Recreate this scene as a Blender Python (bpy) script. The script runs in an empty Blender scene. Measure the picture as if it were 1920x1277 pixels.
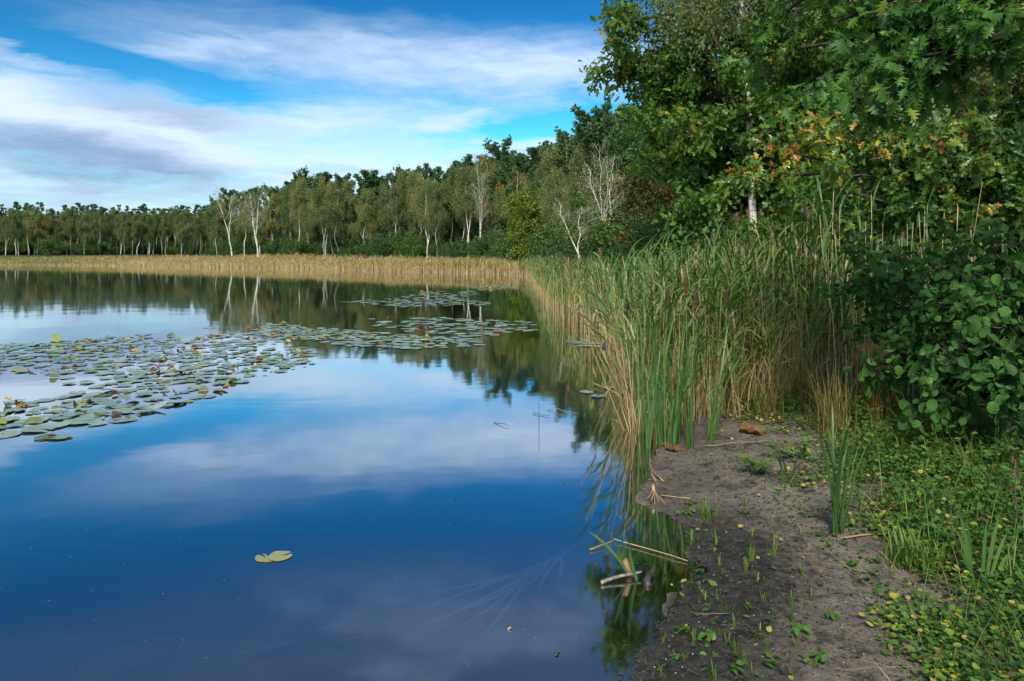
import bpy, math, random
import numpy as np
from math import radians as R, sin, cos, pi, atan, atan2

# ------------------------------------------------------------------ camera, light, sky
sc = bpy.context.scene
COL = sc.collection
F, HX, HY, CH = 1280.0, 960.0, 474.0, 1.8       # focal length, horizon point, camera height (photo pixels, metres)

cam_d = bpy.data.cameras.new('camera'); cam = bpy.data.objects.new('camera', cam_d); COL.objects.link(cam)
cam.location = (0, 0, CH); cam.rotation_euler = (R(90), 0, 0)
cam_d.sensor_width = 36; cam_d.lens = 24; cam_d.shift_y = -(638.5 - HY) / 1920
cam_d.clip_start = 0.05; cam_d.clip_end = 6000
sc.camera = cam

SUN_AZ, SUN_EL = 192.0, 44.0                    # degrees clockwise from the view direction, height
sd = bpy.data.lights.new('sun', 'SUN'); so = bpy.data.objects.new('sun', sd); COL.objects.link(so)
sd.energy = 4.7; sd.angle = R(11.0); sd.color = (1.0, 0.93, 0.82)
so.rotation_euler = (R(90 - SUN_EL), 0, R(180 - SUN_AZ)); so.location = (20, -20, 40)

sc.view_settings.view_transform = 'Standard'; sc.view_settings.look = 'None'
sc.view_settings.exposure = 0.55; sc.view_settings.gamma = 1.0; sc.view_settings.use_curve_mapping = False
sc.cycles.max_bounces = 10; sc.cycles.transparent_max_bounces = 24
sc.cycles.diffuse_bounces = 3; sc.cycles.glossy_bounces = 3; sc.cycles.transmission_bounces = 4

class NT:
    """tiny node-tree helper"""
    def __init__(s, tree): s.t = tree; s.n = tree.nodes; s.l = tree.links
    def new(s, typ, **kw):
        n = s.n.new(typ)
        for k, v in kw.items(): setattr(n, k, v)
        return n
    def link(s, a, b): s.l.new(a, b)
    def put(s, sock, v):
        if hasattr(v, 'is_output'): s.l.new(v, sock)
        elif v is not None: sock.default_value = v
    def math(s, op, a, b=None, c=None, clamp=False):
        n = s.new('ShaderNodeMath', operation=op); n.use_clamp = clamp
        s.put(n.inputs[0], a)
        if b is not None: s.put(n.inputs[1], b)
        if c is not None: s.put(n.inputs[2], c)
        return n.outputs[0]
    def vmath(s, op, a, b=None):
        n = s.new('ShaderNodeVectorMath', operation=op); s.put(n.inputs[0], a)
        if b is not None: s.put(n.inputs[3 if op == 'SCALE' else 1], b)
        return n.outputs['Value'] if op in ('LENGTH', 'DOT_PRODUCT') else n.outputs[0]
    def noise(s, vec, scale, detail=4, rough=0.55, dist=0.0, out='Fac'):
        n = s.new('ShaderNodeTexNoise'); s.put(n.inputs['Vector'], vec)
        n.inputs['Scale'].default_value = scale; n.inputs['Detail'].default_value = detail
        n.inputs['Roughness'].default_value = rough; n.inputs['Distortion'].default_value = dist
        return n.outputs['Fac' if out == 'Fac' else 'Color']
    def smooth(s, v, a, b, lo=0.0, hi=1.0):
        n = s.new('ShaderNodeMapRange', interpolation_type='SMOOTHSTEP'); s.put(n.inputs[0], v)
        n.inputs[1].default_value = a; n.inputs[2].default_value = b
        n.inputs[3].default_value = lo; n.inputs[4].default_value = hi
        return n.outputs[0]
    def mixc(s, f, a, b, mode='MIX'):
        n = s.new('ShaderNodeMix', data_type='RGBA', blend_type=mode)
        s.put(n.inputs[0], f)
        for i, v in ((6, a), (7, b)):
            if isinstance(v, tuple) and len(v) == 3: v = (*v, 1)
            s.put(n.inputs[i], v)
        return n.outputs[2]
    def ramp(s, f, stops):
        n = s.new('ShaderNodeValToRGB'); s.put(n.inputs[0], f); e = n.color_ramp.elements
        while len(e) < len(stops): e.new(0.5)
        for i, (p, c) in enumerate(stops): e[i].position = p; e[i].color = (*c, 1) if len(c) == 3 else c
        return n.outputs[0]
    def mapping(s, v, loc=(0, 0, 0), rot=(0, 0, 0), scale=(1, 1, 1), typ='POINT'):
        n = s.new('ShaderNodeMapping', vector_type=typ); s.put(n.inputs[0], v)
        n.inputs[1].default_value = loc; n.inputs[2].default_value = rot; n.inputs[3].default_value = scale
        return n.outputs[0]

def build_sky():
    w = bpy.data.worlds.new('World'); sc.world = w; w.use_nodes = True
    t = NT(w.node_tree); t.n.clear()
    out = t.new('ShaderNodeOutputWorld'); bg = t.new('ShaderNodeBackground'); bg.inputs[1].default_value = 0.1
    sky = t.new('ShaderNodeTexSky', sky_type='NISHITA'); sky.sun_disc = False
    sky.sun_elevation = R(SUN_EL); sky.sun_rotation = R(SUN_AZ)
    tc = t.new('ShaderNodeTexCoord'); d = tc.outputs['Generated']
    sep = t.new('ShaderNodeSeparateXYZ'); t.link(d, sep.inputs[0])
    az = t.math('ARCTAN2', sep.outputs[0], sep.outputs[1])
    el = t.math('ARCSINE', sep.outputs[2])
    el = t.math('ABSOLUTE', el)
    cb = t.new('ShaderNodeCombineXYZ'); t.link(az, cb.inputs[0]); t.link(el, cb.inputs[1])
    ae = cb.outputs[0]
    # wispy warp, elongated along the horizon
    st = t.mapping(ae, rot=(0, 0, R(-4)), scale=(3.2, 15, 1))
    nz = t.noise(st, 1.6, 8, 0.62, 0.4, 'Color')
    nz2 = t.noise(st, 5.0, 6, 0.6, 0.2)
    off = t.vmath('MULTIPLY', t.vmath('SUBTRACT', nz, (0.5, 0.5, 0.5)), (0.22, 0.075, 0))
    wv = t.vmath('ADD', ae, off)
    def px(x, y):
        a = atan((x - HX) / F); return a, atan((HY - y) / F * cos(a))
    def blob(x, y, rx, ry, tilt=0, hard=0.0, weight=1.0, v=wv):
        a, e = px(x, y)
        m = t.mapping(v, (a, e, 0), (0, 0, R(tilt)), (rx / F, ry / F, 1), 'TEXTURE')
        ln = t.vmath('LENGTH', m)
        return t.math('MULTIPLY', t.smooth(ln, 1.0, hard), weight)
    def add(*xs):
        r = xs[0]
        for x in xs[1:]: r = t.math('ADD', r, x)
        return r
    # pale veil towards the horizon
    sw = t.new('ShaderNodeSeparateXYZ'); t.link(wv, sw.inputs[0])
    low = t.smooth(sw.outputs[1], 0.235, 0.115)
    low = t.math('MULTIPLY', low, 0.86)
    cl = add(low,
             blob(760, 118, 680, 95, -2, 0.1, 0.56), blob(1120, 140, 360, 100, 0, 0.1, 0.36),
             blob(60, 205, 420, 80, -6, 0.2, 0.62), blob(520, 215, 420, 45, 3, 0.1, 0.5),
             blob(330, 95, 190, 26, 8, 0.1, 0.25), blob(860, 232, 135, 26, 6, 0.2, 0.5),
             blob(60, 118, 160, 16, -4, 0.1, 0.30))
    hole = add(blob(300, 146, 300, 40, -8, 0.0, 0.34), blob(990, 245, 250, 42, 8, 0.15, 0.62), blob(1110, 205, 150, 34, 0, 0.1, 0.35)
               )
    cl = t.math('SUBTRACT', cl, hole)
    # the same sort of cirrus goes on all round and overhead
    pl = t.new('ShaderNodeCombineXYZ')
    zz = t.math('ADD', sep.outputs[2], 0.25)
    t.link(t.math('DIVIDE', sep.outputs[0], zz), pl.inputs[0]); t.link(t.math('DIVIDE', sep.outputs[1], zz), pl.inputs[1])
    ov = t.noise(t.mapping(pl.outputs[0], rot=(0, 0, R(20)), scale=(1, 2.4, 1)), 0.9, 7, 0.58, 0.6)
    ov = t.math('MULTIPLY', t.smooth(ov, 0.38, 0.64), 0.85)
    away = t.smooth(el, 0.56, 0.76)
    aside = t.smooth(t.math('ABSOLUTE', az), 0.62, 0.85)
    cl = add(cl, t.math('MULTIPLY', ov, t.math('MAXIMUM', away, aside)))
    cl = t.math('MAXIMUM', cl, t.math('MULTIPLY', t.smooth(el, 0.37, 0.52), t.smooth(ov, 0.2, 0.7, 0.10, 0.20)))   # thin high veil
    fine = t.noise(t.mapping(wv, rot=(0, 0, R(-5)), scale=(5, 19, 1)), 2.4, 12, 0.62, 0.3)
    tex = t.math('ADD', t.math('MULTIPLY', t.math('SUBTRACT', nz2, 0.5), 0.5), t.math('MULTIPLY', t.math('SUBTRACT', fine, 0.5), 0.55))
    cl2 = t.math('ADD', cl, t.math('MULTIPLY', tex, t.smooth(cl, 0.0, 0.4)), clamp=True)
    # clear sky: the Nishita colours, deepened as through a polariser
    c = t.vmath('SCALE', sky.outputs[0], 0.122)
    c = t.vmath('MULTIPLY', c, (0.82, 1.11, 1.03))
    g = t.new('ShaderNodeGamma'); t.link(c, g.inputs[0]); g.inputs[1].default_value = 2.3
    hs = t.new('ShaderNodeHueSaturation'); t.link(g.outputs[0], hs.inputs['Color'])
    hs.inputs['Saturation'].default_value = 1.04; hs.inputs['Value'].default_value = 15.0
    # cloud colour: bright sheet with duller, bluish undersides
    dark = add(blob(150, 292, 400, 62, -5, 0.25, 0.95), blob(310, 208, 240, 40, -3, 0.1, 0.62), blob(640, 318, 200, 15, 0, 0.1, 0.4),
               blob(930, 296, 170, 12, 0, 0.1, 0.35), blob(120, 372, 520, 36, 0, 0.2, 0.5), blob(870, 326, 130, 9, 0, 0.1, 0.4))
    dark = t.math('ADD', dark, t.math('MULTIPLY', tex, t.smooth(dark, 0, 0.3)), clamp=True)
    cc = t.mixc(dark, (5.5, 6.5, 7.9), (2.1, 3.15, 4.8))
    cov = t.math('MAXIMUM', cl2, t.math('MULTIPLY', dark, 0.9))
    col = t.mixc(cov, hs.outputs[0], cc)
    t.link(col, bg.inputs[0]); t.link(bg.outputs[0], out.inputs[0])
build_sky()

# ------------------------------------------------------------------ helpers
def rng_(seed): return np.random.default_rng(seed)

class MB:
    """collects vertex / face blocks and links them as one mesh"""
    def __init__(s): s.V = []; s.Fc = []; s.T = []; s.M = []; s.k = 0
    def add(s, V, Fs, tint=0.5, mat=0):
        V = np.asarray(V, np.float32).reshape(-1, 3)
        if not len(V): return
        Fs = Fs if isinstance(Fs, (list, tuple)) and len(Fs) and isinstance(Fs[0], np.ndarray) and Fs[0].ndim == 2 else [np.asarray(Fs)]
        for f in Fs:
            if len(f): s.Fc.append(np.asarray(f, np.int32) + s.k); s.M.append(np.full(len(f), mat, np.int32))
        s.V.append(V); s.T.append(np.broadcast_to(np.asarray(tint, np.float32), (len(V),))); s.k += len(V)
    def mesh(s, name, mats, smooth=True):
        me = bpy.data.meshes.new(name)
        V = np.concatenate(s.V) if s.V else np.zeros((0, 3), np.float32)
        loops = np.concatenate([f.ravel() for f in s.Fc]) if s.Fc else np.zeros(0, np.int32)
        cnt = np.concatenate([np.full(len(f), f.shape[1], np.int32) for f in s.Fc]) if s.Fc else np.zeros(0, np.int32)
        st = np.concatenate([[0], np.cumsum(cnt)[:-1]]).astype(np.int32) if len(cnt) else cnt
        me.vertices.add(len(V)); me.vertices.foreach_set('co', V.ravel())
        me.loops.add(len(loops)); me.loops.foreach_set('vertex_index', loops)
        me.polygons.add(len(cnt)); me.polygons.foreach_set('loop_start', st)
        for m in (mats if isinstance(mats, (list, tuple)) else [mats]): me.materials.append(m)
        me.polygons.foreach_set('material_index', np.concatenate(s.M))
        me.polygons.foreach_set('use_smooth', np.full(len(cnt), smooth))
        a = me.attributes.new('tint', 'FLOAT', 'POINT'); a.data.foreach_set('value', np.concatenate(s.T))
        me.update(calc_edges=True)
        return me
    def build(s, name, mats, parent=None, smooth=True):
        return obj(name, s.mesh(name, mats, smooth), parent)

def obj(name, me, parent=None, loc=None):
    o = bpy.data.objects.new(name, me); COL.objects.link(o)
    if parent is not None: o.parent = parent
    if loc is not None: o.location = loc
    return o
def tag(o, label=None, cat=None, group=None, kind=None):
    if label: o['label'] = label
    if cat: o['category'] = cat
    if group: o['group'] = group
    if kind: o['kind'] = kind
    return o
def thing(name, loc, label, cat, group=None, rz=0.0):
    o = bpy.data.objects.new(name, None); COL.objects.link(o)
    o.location = loc; o.rotation_euler = (0, 0, rz); o.empty_display_size = 0.1
    return tag(o, label, cat, group)
KIDS = {}
def kids(o):
    if o.name not in KIDS: KIDS[o.name] = list(o.children)
    return KIDS[o.name]
def copy_tree(o, parent=None):
    c = o.copy(); COL.objects.link(c)
    if parent is not None: c.parent = parent
    for ch in kids(o): copy_tree(ch, c)
    return c

# vectorised shapes -------------------------------------------------
def tube(pts, rad, sides=6, cap=True):
    pts = np.asarray(pts, float); n = len(pts); rad = np.broadcast_to(np.asarray(rad, float), (n,))
    t = np.gradient(pts, axis=0); t /= np.linalg.norm(t, axis=1, keepdims=True) + 1e-9
    ref = np.array([0.0, 1, 0]) if abs(t[:, 1]).mean() < 0.8 else np.array([1.0, 0, 0])
    u = np.cross(t, ref); u /= np.linalg.norm(u, axis=1, keepdims=True) + 1e-9; v = np.cross(t, u)
    a = np.linspace(0, 2 * pi, sides, endpoint=False)
    V = pts[:, None] + rad[:, None, None] * (np.cos(a)[None, :, None] * u[:, None] + np.sin(a)[None, :, None] * v[:, None])
    i = np.arange(n - 1)[:, None] * sides; j = np.arange(sides)[None]
    Fq = np.stack([i + j, i + (j + 1) % sides, i + sides + (j + 1) % sides, i + sides + j], -1).reshape(-1, 4)
    V = V.reshape(-1, 3); Fs = [Fq]
    if cap:
        V = np.concatenate([V, pts[-1:], pts[:1]]); m = n * sides; j = np.arange(sides)
        Fs.append(np.stack([(n - 1) * sides + j, (n - 1) * sides + (j + 1) % sides, np.full(sides, m)], -1))
        Fs.append(np.stack([(j + 1) % sides, j, np.full(sides, m + 1)], -1))
    return V, Fs

def ribbons(base, az, L, th0, th1, w, n=5, p=1.4, prof='blade', fold=0.0, roll=0.0):
    """many curved blades: lean goes from th0 to th1 (radians off vertical)"""
    base = np.asarray(base, float).reshape(-1, 3); N = len(base)
    az, L, th0, th1, w, roll = [np.broadcast_to(np.asarray(x, float), (N,)) for x in (az, L, th0, th1, w, roll)]
    s = np.linspace(0, 1, n)
    th = th0[:, None] + (th1 - th0)[:, None] * s[None] ** p
    seg = L[:, None] / (n - 1); tm = (th[:, 1:] + th[:, :-1]) / 2
    z0 = np.zeros((N, 1))
    r = np.concatenate([z0, np.cumsum(np.sin(tm) * seg, 1)], 1); z = np.concatenate([z0, np.cumsum(np.cos(tm) * seg, 1)], 1)
    P = base[:, None] + np.stack([r * np.cos(az)[:, None], r * np.sin(az)[:, None], z], -1)
    if prof == 'blade': wd = (0.55 + 0.9 * s - 0.45 * s ** 2) * (1 - s ** 4)
    elif prof == 'strap': wd = (0.8 + 0.2 * s) * (1 - s ** 7)
    else: wd = np.sin(pi * np.clip(s * 0.94 + 0.06, 0, 1)) ** 0.75
    wd = np.maximum(wd, 0.03)[None] * w[:, None] / 2
    side = np.stack([-np.sin(az), np.cos(az), 0 * az], -1)
    nor = np.stack([-np.cos(th) * np.cos(az)[:, None], -np.cos(th) * np.sin(az)[:, None], np.sin(th)], -1)
    sd_ = np.cos(roll)[:, None, None] * side[:, None] + np.sin(roll)[:, None, None] * nor
    if fold:
        up = nor * fold
        V = np.stack([P - wd[..., None] * sd_ + up * wd[..., None], P, P + wd[..., None] * sd_ + up * wd[..., None]], 2); k = 3
    else:
        V = np.stack([P - wd[..., None] * sd_, P + wd[..., None] * sd_], 2); k = 2
    b = (np.arange(N)[:, None, None] * n + np.arange(n - 1)[None, :, None]) * k + np.arange(k - 1)[None, None]
    Fq = np.stack([b, b + 1, b + k + 1, b + k], -1).reshape(-1, 4)
    return V.reshape(-1, 3), Fq, n * k

def stems(base, top, r0, r1, bend=None, n=3):
    base = np.asarray(base, float); top = np.asarray(top, float); N = len(base)
    s = np.linspace(0, 1, n)
    P = base[:, None] + (top - base)[:, None] * s[None, :, None]
    if bend is not None: P = P + bend[:, None] * (s * (1 - s) * 4)[None, :, None]
    r = (np.broadcast_to(r0, (N,))[:, None] * (1 - s) + np.broadcast_to(r1, (N,))[:, None] * s)
    a = np.arange(3) * 2 * pi / 3
    ring = np.stack([np.cos(a), np.sin(a), 0 * a], -1)
    V = P[:, :, None] + r[:, :, None, None] * ring[None, None]
    b = (np.arange(N)[:, None, None] * n + np.arange(n - 1)[None, :, None]) * 3; j = np.arange(3)[None, None]
    Fq = np.stack([b + j, b + (j + 1) % 3, b + 3 + (j + 1) % 3, b + 3 + j], -1).reshape(-1, 4)
    return V.reshape(-1, 3), Fq, n * 3

def leaf_template(st, fold=0.25, curl=0.25):
    """st: (y along midrib, half width, forward shift of the rim)"""
    st = np.array(st, float); n = len(st)
    y = st[:, 0]; w = st[:, 1]; yo = y + (st[:, 2] if st.shape[1] > 2 else 0)
    zc = -curl * y ** 2
    mid = np.stack([0 * y, y, zc], -1)
    rt = np.stack([w, yo, zc + fold * w], -1); lf = rt * [-1, 1, 1]
    V = np.stack([lf, mid, rt], 1).reshape(-1, 3)
    b = np.arange(n - 1)[:, None] * 3 + np.arange(2)[None]
    Fq = np.stack([b, b + 1, b + 4, b + 3], -1).reshape(-1, 4)
    return V, Fq
OAK_NEAR = leaf_template([(0, .012, 0), (.12, .02, 0), (.2, .06, 0), (.27, .25, .08), (.36, .08, 0), (.46, .42, .12), (.54, .1, 0), (.66, .36, .14), (.74, .08, 0), (.85, .2, .1), (.92, .04, 0), (1.05, .004, 0)], .22, .3)
OAK_MID = leaf_template([(0, .02, 0), (.25, .26, .06), (.38, .1, 0), (.55, .42, .1), (.7, .12, 0), (.85, .24, .06), (1.05, .01, 0)], .25, .3)
ALDER = leaf_template([(0, .02, 0), (.08, .22, .0), (.22, .36, .02), (.36, .40, .06), (.5, .44, .04), (.64, .41, .08), (.78, .37, .05), (.9, .22, .06), (1.0, .03, 0)], .26, .38)
OVATE = leaf_template([(0, .02, 0), (.3, .30, 0), (.65, .24, 0), (1, .01, 0)], .2, .25)
LANCE = leaf_template([(0, .02, 0), (.3, .11, 0), (.65, .09, 0), (1, .005, 0)], .25, .3)
DIAMOND = (np.array([[0, 0, 0], [.36, .5, .06], [0, 1, -.1], [-.36, .5, .06]], float), np.array([[0, 1, 2, 3]]))
ROUND = (np.concatenate([[[0, .5, -.06]], [[.5 * sin(a), .5 - .5 * cos(a), .03 * cos(2 * a)] for a in np.arange(7) * 2 * pi / 7]]), np.array([[0, i + 1, (i + 1) % 7 + 1] for i in range(7)]))

def frames(fwd, nor):
    f = fwd / (np.linalg.norm(fwd, axis=1, keepdims=True) + 1e-9)
    s = np.cross(f, nor); s /= np.linalg.norm(s, axis=1, keepdims=True) + 1e-9
    return np.stack([s, f, np.cross(s, f)], -1)
def scatter(mb, tpl, pos, fwd, nor, size, tint=0.5, mat=0):
    tv, tf = tpl; N = len(pos)
    if not N: return
    Rm = frames(np.asarray(fwd, float), np.asarray(nor, float))
    V = pos[:, None] + np.einsum('nij,kj->nki', Rm, tv) * np.broadcast_to(size, (N,))[:, None, None]
    Fq = (tf[None] + (np.arange(N) * len(tv))[:, None, None]).reshape(-1, tf.shape[1])
    mb.add(V, Fq, np.repeat(np.broadcast_to(tint, (N,)), len(tv)), mat)

_tab = np.random.default_rng(5).random((256, 256))
def vnoise(x, y):
    xi = np.floor(x).astype(int); yi = np.floor(y).astype(int); fx = x - xi; fy = y - yi
    fx = fx * fx * (3 - 2 * fx); fy = fy * fy * (3 - 2 * fy)
    g = lambda a, b: _tab[a % 256, b % 256]
    return (g(xi, yi) * (1 - fx) + g(xi + 1, yi) * fx) * (1 - fy) + (g(xi, yi + 1) * (1 - fx) + g(xi + 1, yi + 1) * fx) * fy
def fbm(x, y, o=4):
    r = 0; a = 0.5
    for i in range(o): r = r + a * (vnoise(x * 2 ** i + 17 * i, y * 2 ** i + 31 * i) - 0.5); a *= 0.5
    return r

# ------------------------------------------------------------------ lie of the land
def shore_pt(x, y): Y = CH * F / (y - HY); return ((x - HX) / F * Y, Y)
LAKE = [(-3.2, 0.2), (-1.2, 1.3), (-0.1, 2.1)] + [shore_pt(*p) for p in [
    (1170, 1277), (1215, 1210), (1262, 1130), (1296, 1060), (1292, 1012), (1252, 968), (1205, 935), (1214, 895), (1215, 860), (1240, 820),
    (1238, 770), (1215, 700), (1160, 640), (1090, 600), (1050, 570), (1030, 548), (1015, 530), (1003, 520),
    (950, 514.5), (900, 513), (820, 511), (700, 508), (600, 505.5), (500, 503), (400, 501.3), (300, 500), (150, 498), (0, 497), (-200, 495.5), (-500, 494)]] + [
    (-190, 90), (-210, 30), (-170, -40), (-90, -60), (-40, -30), (-14, -8)]
_P = np.array(LAKE)
def shore(X, Y):
    """signed distance to the waterline, positive on land"""
    X = np.asarray(X, float); Y = np.asarray(Y, float); sh = X.shape; p = np.stack([X.ravel(), Y.ravel()], -1)
    d = np.full(len(p), 1e9); ins = np.zeros(len(p), bool)
    for i in range(len(_P)):
        a, b = _P[i], _P[(i + 1) % len(_P)]; ab = b - a; pa = p - a
        t = np.clip(pa @ ab / (ab @ ab), 0, 1); d = np.minimum(d, np.hypot(*(pa - t[:, None] * ab).T))
        c = (a[1] > p[:, 1]) != (b[1] > p[:, 1])
        if a[1] != b[1]: ins ^= c & (p[:, 0] < (b[0] - a[0]) * (p[:, 1] - a[1]) / (b[1] - a[1]) + a[0])
    return np.where(ins, -d, d).reshape(sh)
def ground_z(X, Y):
    X = np.asarray(X, float); Y = np.asarray(Y, float)
    s = shore(X, Y) + 0.18 * fbm(X * 2.2, Y * 2.2, 4) * (np.hypot(X, Y) < 14)
    land = 0.002 + 0.03 * np.minimum(s, .4) + 0.075 * np.clip(s - .4, 0, .8) + 0.055 * np.clip(s - 1.2, 0, 8) + 0.01 * np.clip(s - 9, 0, 60)
    bed = np.maximum(0.16 * s, -0.38) + np.clip(0.05 * (s + 2.4), -1.0, 0)
    z = np.where(s > 0, land, bed)
    near = np.exp(-np.hypot(X - 1.5, Y - 4) / 9)
    rough = 0.05 * fbm(X * 3.1, Y * 3.1, 3) + 0.05 * fbm(X * 11, Y * 11, 4)
    rough2 = 0.5 * fbm(X * 0.06, Y * 0.06, 3) * np.clip(s / 20, 0, 1)
    return z + near * rough * np.clip(0.5 + s * 1.5, 0.2, 1) + rough2
def gz(x, y): return float(ground_z(np.array([x]), np.array([y]))[0])
def at(px, py, z=0.0):
    """photo pixel -> point on the level z"""
    Y = (CH - z) * F / (py - HY); return np.array([(px - HX) / F * Y, Y, z])
def atg(px, py):
    z = 0.1
    for _ in range(12): p = at(px, py, z); z = 0.5 * z + 0.5 * gz(p[0], p[1])
    return np.array([p[0], p[1], z])
def atY(px, py, Y): return np.array([(px - HX) / F * Y, Y, CH - (py - HY) / F * Y])

# ------------------------------------------------------------------ materials
def mat(name):
    m = bpy.data.materials.new(name); m.use_nodes = True; t = NT(m.node_tree); t.n.clear()
    o = t.new('ShaderNodeOutputMaterial'); return m, t, o
def pbsdf(t, col, rough=0.6, spec=0.3, normal=None):
    b = t.new('ShaderNodeBsdfPrincipled'); t.put(b.inputs['Base Color'], (*col, 1) if isinstance(col, tuple) else col)
    t.put(b.inputs['Roughness'], rough); b.inputs['Specular IOR Level'].default_value = spec
    if normal is not None: t.link(normal, b.inputs['Normal'])
    return b
def bump(t, h, strength=0.4, dist=0.01):
    b = t.new('ShaderNodeBump'); b.inputs['Strength'].default_value = strength; b.inputs['Distance'].default_value = dist
    t.link(h, b.inputs['Height']); return b.outputs[0]

def leaf_mat(name, stops, trans=0.35, rough=0.5, spec=0.3, k=0.25, grain=0.0, gscale=30, veins=False):
    m, t, o = mat(name)
    at_ = t.new('ShaderNodeAttribute'); at_.attribute_name = 'tint'
    oi = t.new('ShaderNodeObjectInfo')
    f = t.math('ADD', at_.outputs['Fac'], t.math('MULTIPLY', t.math('SUBTRACT', oi.outputs['Random'], 0.5), k))
    tc = t.new('ShaderNodeTexCoord')
    if grain:
        n = t.noise(tc.outputs['Object'], gscale, 3)
        f = t.math('ADD', f, t.math('MULTIPLY', t.math('SUBTRACT', n, 0.5), grain))
    c = t.ramp(f, stops)
    nor = None
    if veins:
        wv = t.new('ShaderNodeTexWave', wave_type='BANDS', bands_direction='DIAGONAL'); t.link(tc.outputs['Object'], wv.inputs[0])
        wv.inputs['Scale'].default_value = 28; wv.inputs['Distortion'].default_value = 1.0
        nor = bump(t, wv.outputs['Fac'], 0.5, 0.004)
    b = pbsdf(t, c, rough, spec, nor)
    tr = t.new('ShaderNodeBsdfTranslucent')
    t.link(t.mixc(1.0, c, (1.25, 1.35, 0.6), 'MULTIPLY'), tr.inputs[0])
    mx = t.new('ShaderNodeMixShader'); mx.inputs[0].default_value = trans
    t.link(b.outputs[0], mx.inputs[1]); t.link(tr.outputs[0], mx.inputs[2]); t.link(mx.outputs[0], o.inputs[0])
    return m

def simple_mat(name, c1, c2, scale=8, stretch=(1, 1, 1), rough=0.8, spec=0.2, bmp=0.3, bd=0.01, rnd=0.0):
    m, t, o = mat(name)
    tc = t.new('ShaderNodeTexCoord'); v = t.mapping(tc.outputs['Object'], scale=stretch)
    n = t.noise(v, scale, 5, 0.6)
    c = t.mixc(t.smooth(n, 0.32, 0.68), c1, c2)
    if rnd:
        oi = t.new('ShaderNodeObjectInfo'); hs = t.new('ShaderNodeHueSaturation'); t.link(c, hs.inputs['Color'])
        t.link(t.math('ADD', 1 - rnd / 2, t.math('MULTIPLY', oi.outputs['Random'], rnd)), hs.inputs['Value']); c = hs.outputs[0]
    b = pbsdf(t, c, rough, spec, bump(t, n, bmp, bd)); t.link(b.outputs[0], o.inputs[0]); return m

def birch_mat(name, light=(0.60, 0.56, 0.50), dark=(0.035, 0.03, 0.028), amt=0.55, vary=False):
    m, t, o = mat(name)
    tc = t.new('ShaderNodeTexCoord')
    a = t.noise(t.mapping(tc.outputs['Object'], scale=(1.2, 1.2, 9)), 2.2, 5, 0.65)
    b_ = t.noise(tc.outputs['Object'], 1.3, 5, 0.6)
    mk = t.math('MAXIMUM', t.smooth(a, amt, amt + 0.08), t.smooth(b_, 0.60, 0.68))
    sepz = t.new('ShaderNodeSeparateXYZ'); t.link(tc.outputs['Object'], sepz.inputs[0])
    low = t.smooth(t.math('ADD', sepz.outputs[2], t.math('MULTIPLY', b_, 1.5)), 1.5, 0.5)      # rough dark bark at the foot
    mk = t.math('MAXIMUM', mk, t.math('MULTIPLY', low, 0.75))
    hue = t.mixc(t.smooth(b_, 0.35, 0.6), light, (0.50, 0.42, 0.35))
    if vary:            # some trunks are greyer than others
        oi = t.new('ShaderNodeObjectInfo'); hue = t.mixc(t.smooth(oi.outputs['Random'], .25, .75), hue, (.20, .175, .145))
    c = t.mixc(mk, hue, dark)
    t.link(pbsdf(t, c, 0.75, 0.2, bump(t, a, 0.3, 0.02)).outputs[0], o.inputs[0]); return m

def pine_bark():
    m, t, o = mat('pine_bark')
    tc = t.new('ShaderNodeTexCoord'); s = t.new('ShaderNodeSeparateXYZ'); t.link(tc.outputs['Object'], s.inputs[0])
    n = t.noise(t.mapping(tc.outputs['Object'], scale=(3, 3, 0.8)), 2.5, 5, 0.65)
    lo = t.mixc(n, (0.05, 0.04, 0.035), (0.16, 0.11, 0.085)); hi = t.mixc(n, (0.22, 0.085, 0.035), (0.38, 0.18, 0.09))
    c = t.mixc(t.smooth(t.math('ADD', s.outputs[2], n), 2.5, 6.5), lo, hi)
    t.link(pbsdf(t, c, 0.85, 0.15, bump(t, n, 0.6, 0.03)).outputs[0], o.inputs[0]); return m

M = {}
M['birch'] = birch_mat('birch_bark'); M['birch_far'] = birch_mat('greyer_birch_bark', vary=True); M['birch_limb'] = birch_mat('birch_limb_bark', (0.50, 0.44, 0.40), (0.10, 0.07, 0.06), 0.6)
M['birch_twig'] = simple_mat('birch_twig_bark', (0.20, 0.13, 0.11), (0.34, 0.27, 0.24), 4)
M['pine_bark'] = pine_bark()
M['bark'] = simple_mat('dark_bark', (0.022, 0.017, 0.013), (0.085, 0.066, 0.05), 5, (3, 3, .7), .9, .15, .7, .02)
M['dead_wood'] = simple_mat('weathered_wood', (0.07, 0.055, 0.045), (0.24, 0.20, 0.165), 9, (3, 3, 1), .8, .2, .5, .01, .2)
M['black_wood'] = simple_mat('wet_dark_wood', (0.012, 0.010, 0.009), (0.05, 0.04, 0.034), 14, (2, 2, 1), .5, .4, .5, .006)
M['leaf_birch'] = leaf_mat('birch_leaves', [(0, (.040, .058, .017)), (.45, (.098, .130, .044)), (.8, (.155, .175, .062)), (.97, (.32, .20, .03))], .35, .5, .25, .35)
M['needle'] = leaf_mat('pine_needles', [(0, (.022, .054, .020)), (.5, (.058, .112, .040)), (1, (.115, .17, .060))], .15, .5, .3, .3)
M['needle_far'] = leaf_mat('far_pine_needles', [(0, (.034, .076, .028)), (.5, (.068, .128, .044)), (1, (.11, .175, .060))], .2, .55, .25, .3)
M['spruce'] = leaf_mat('spruce_needles', [(0, (.012, .028, .010)), (.5, (.026, .055, .018)), (1, (.055, .09, .026))], .15, .5, .3, .3)
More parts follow.
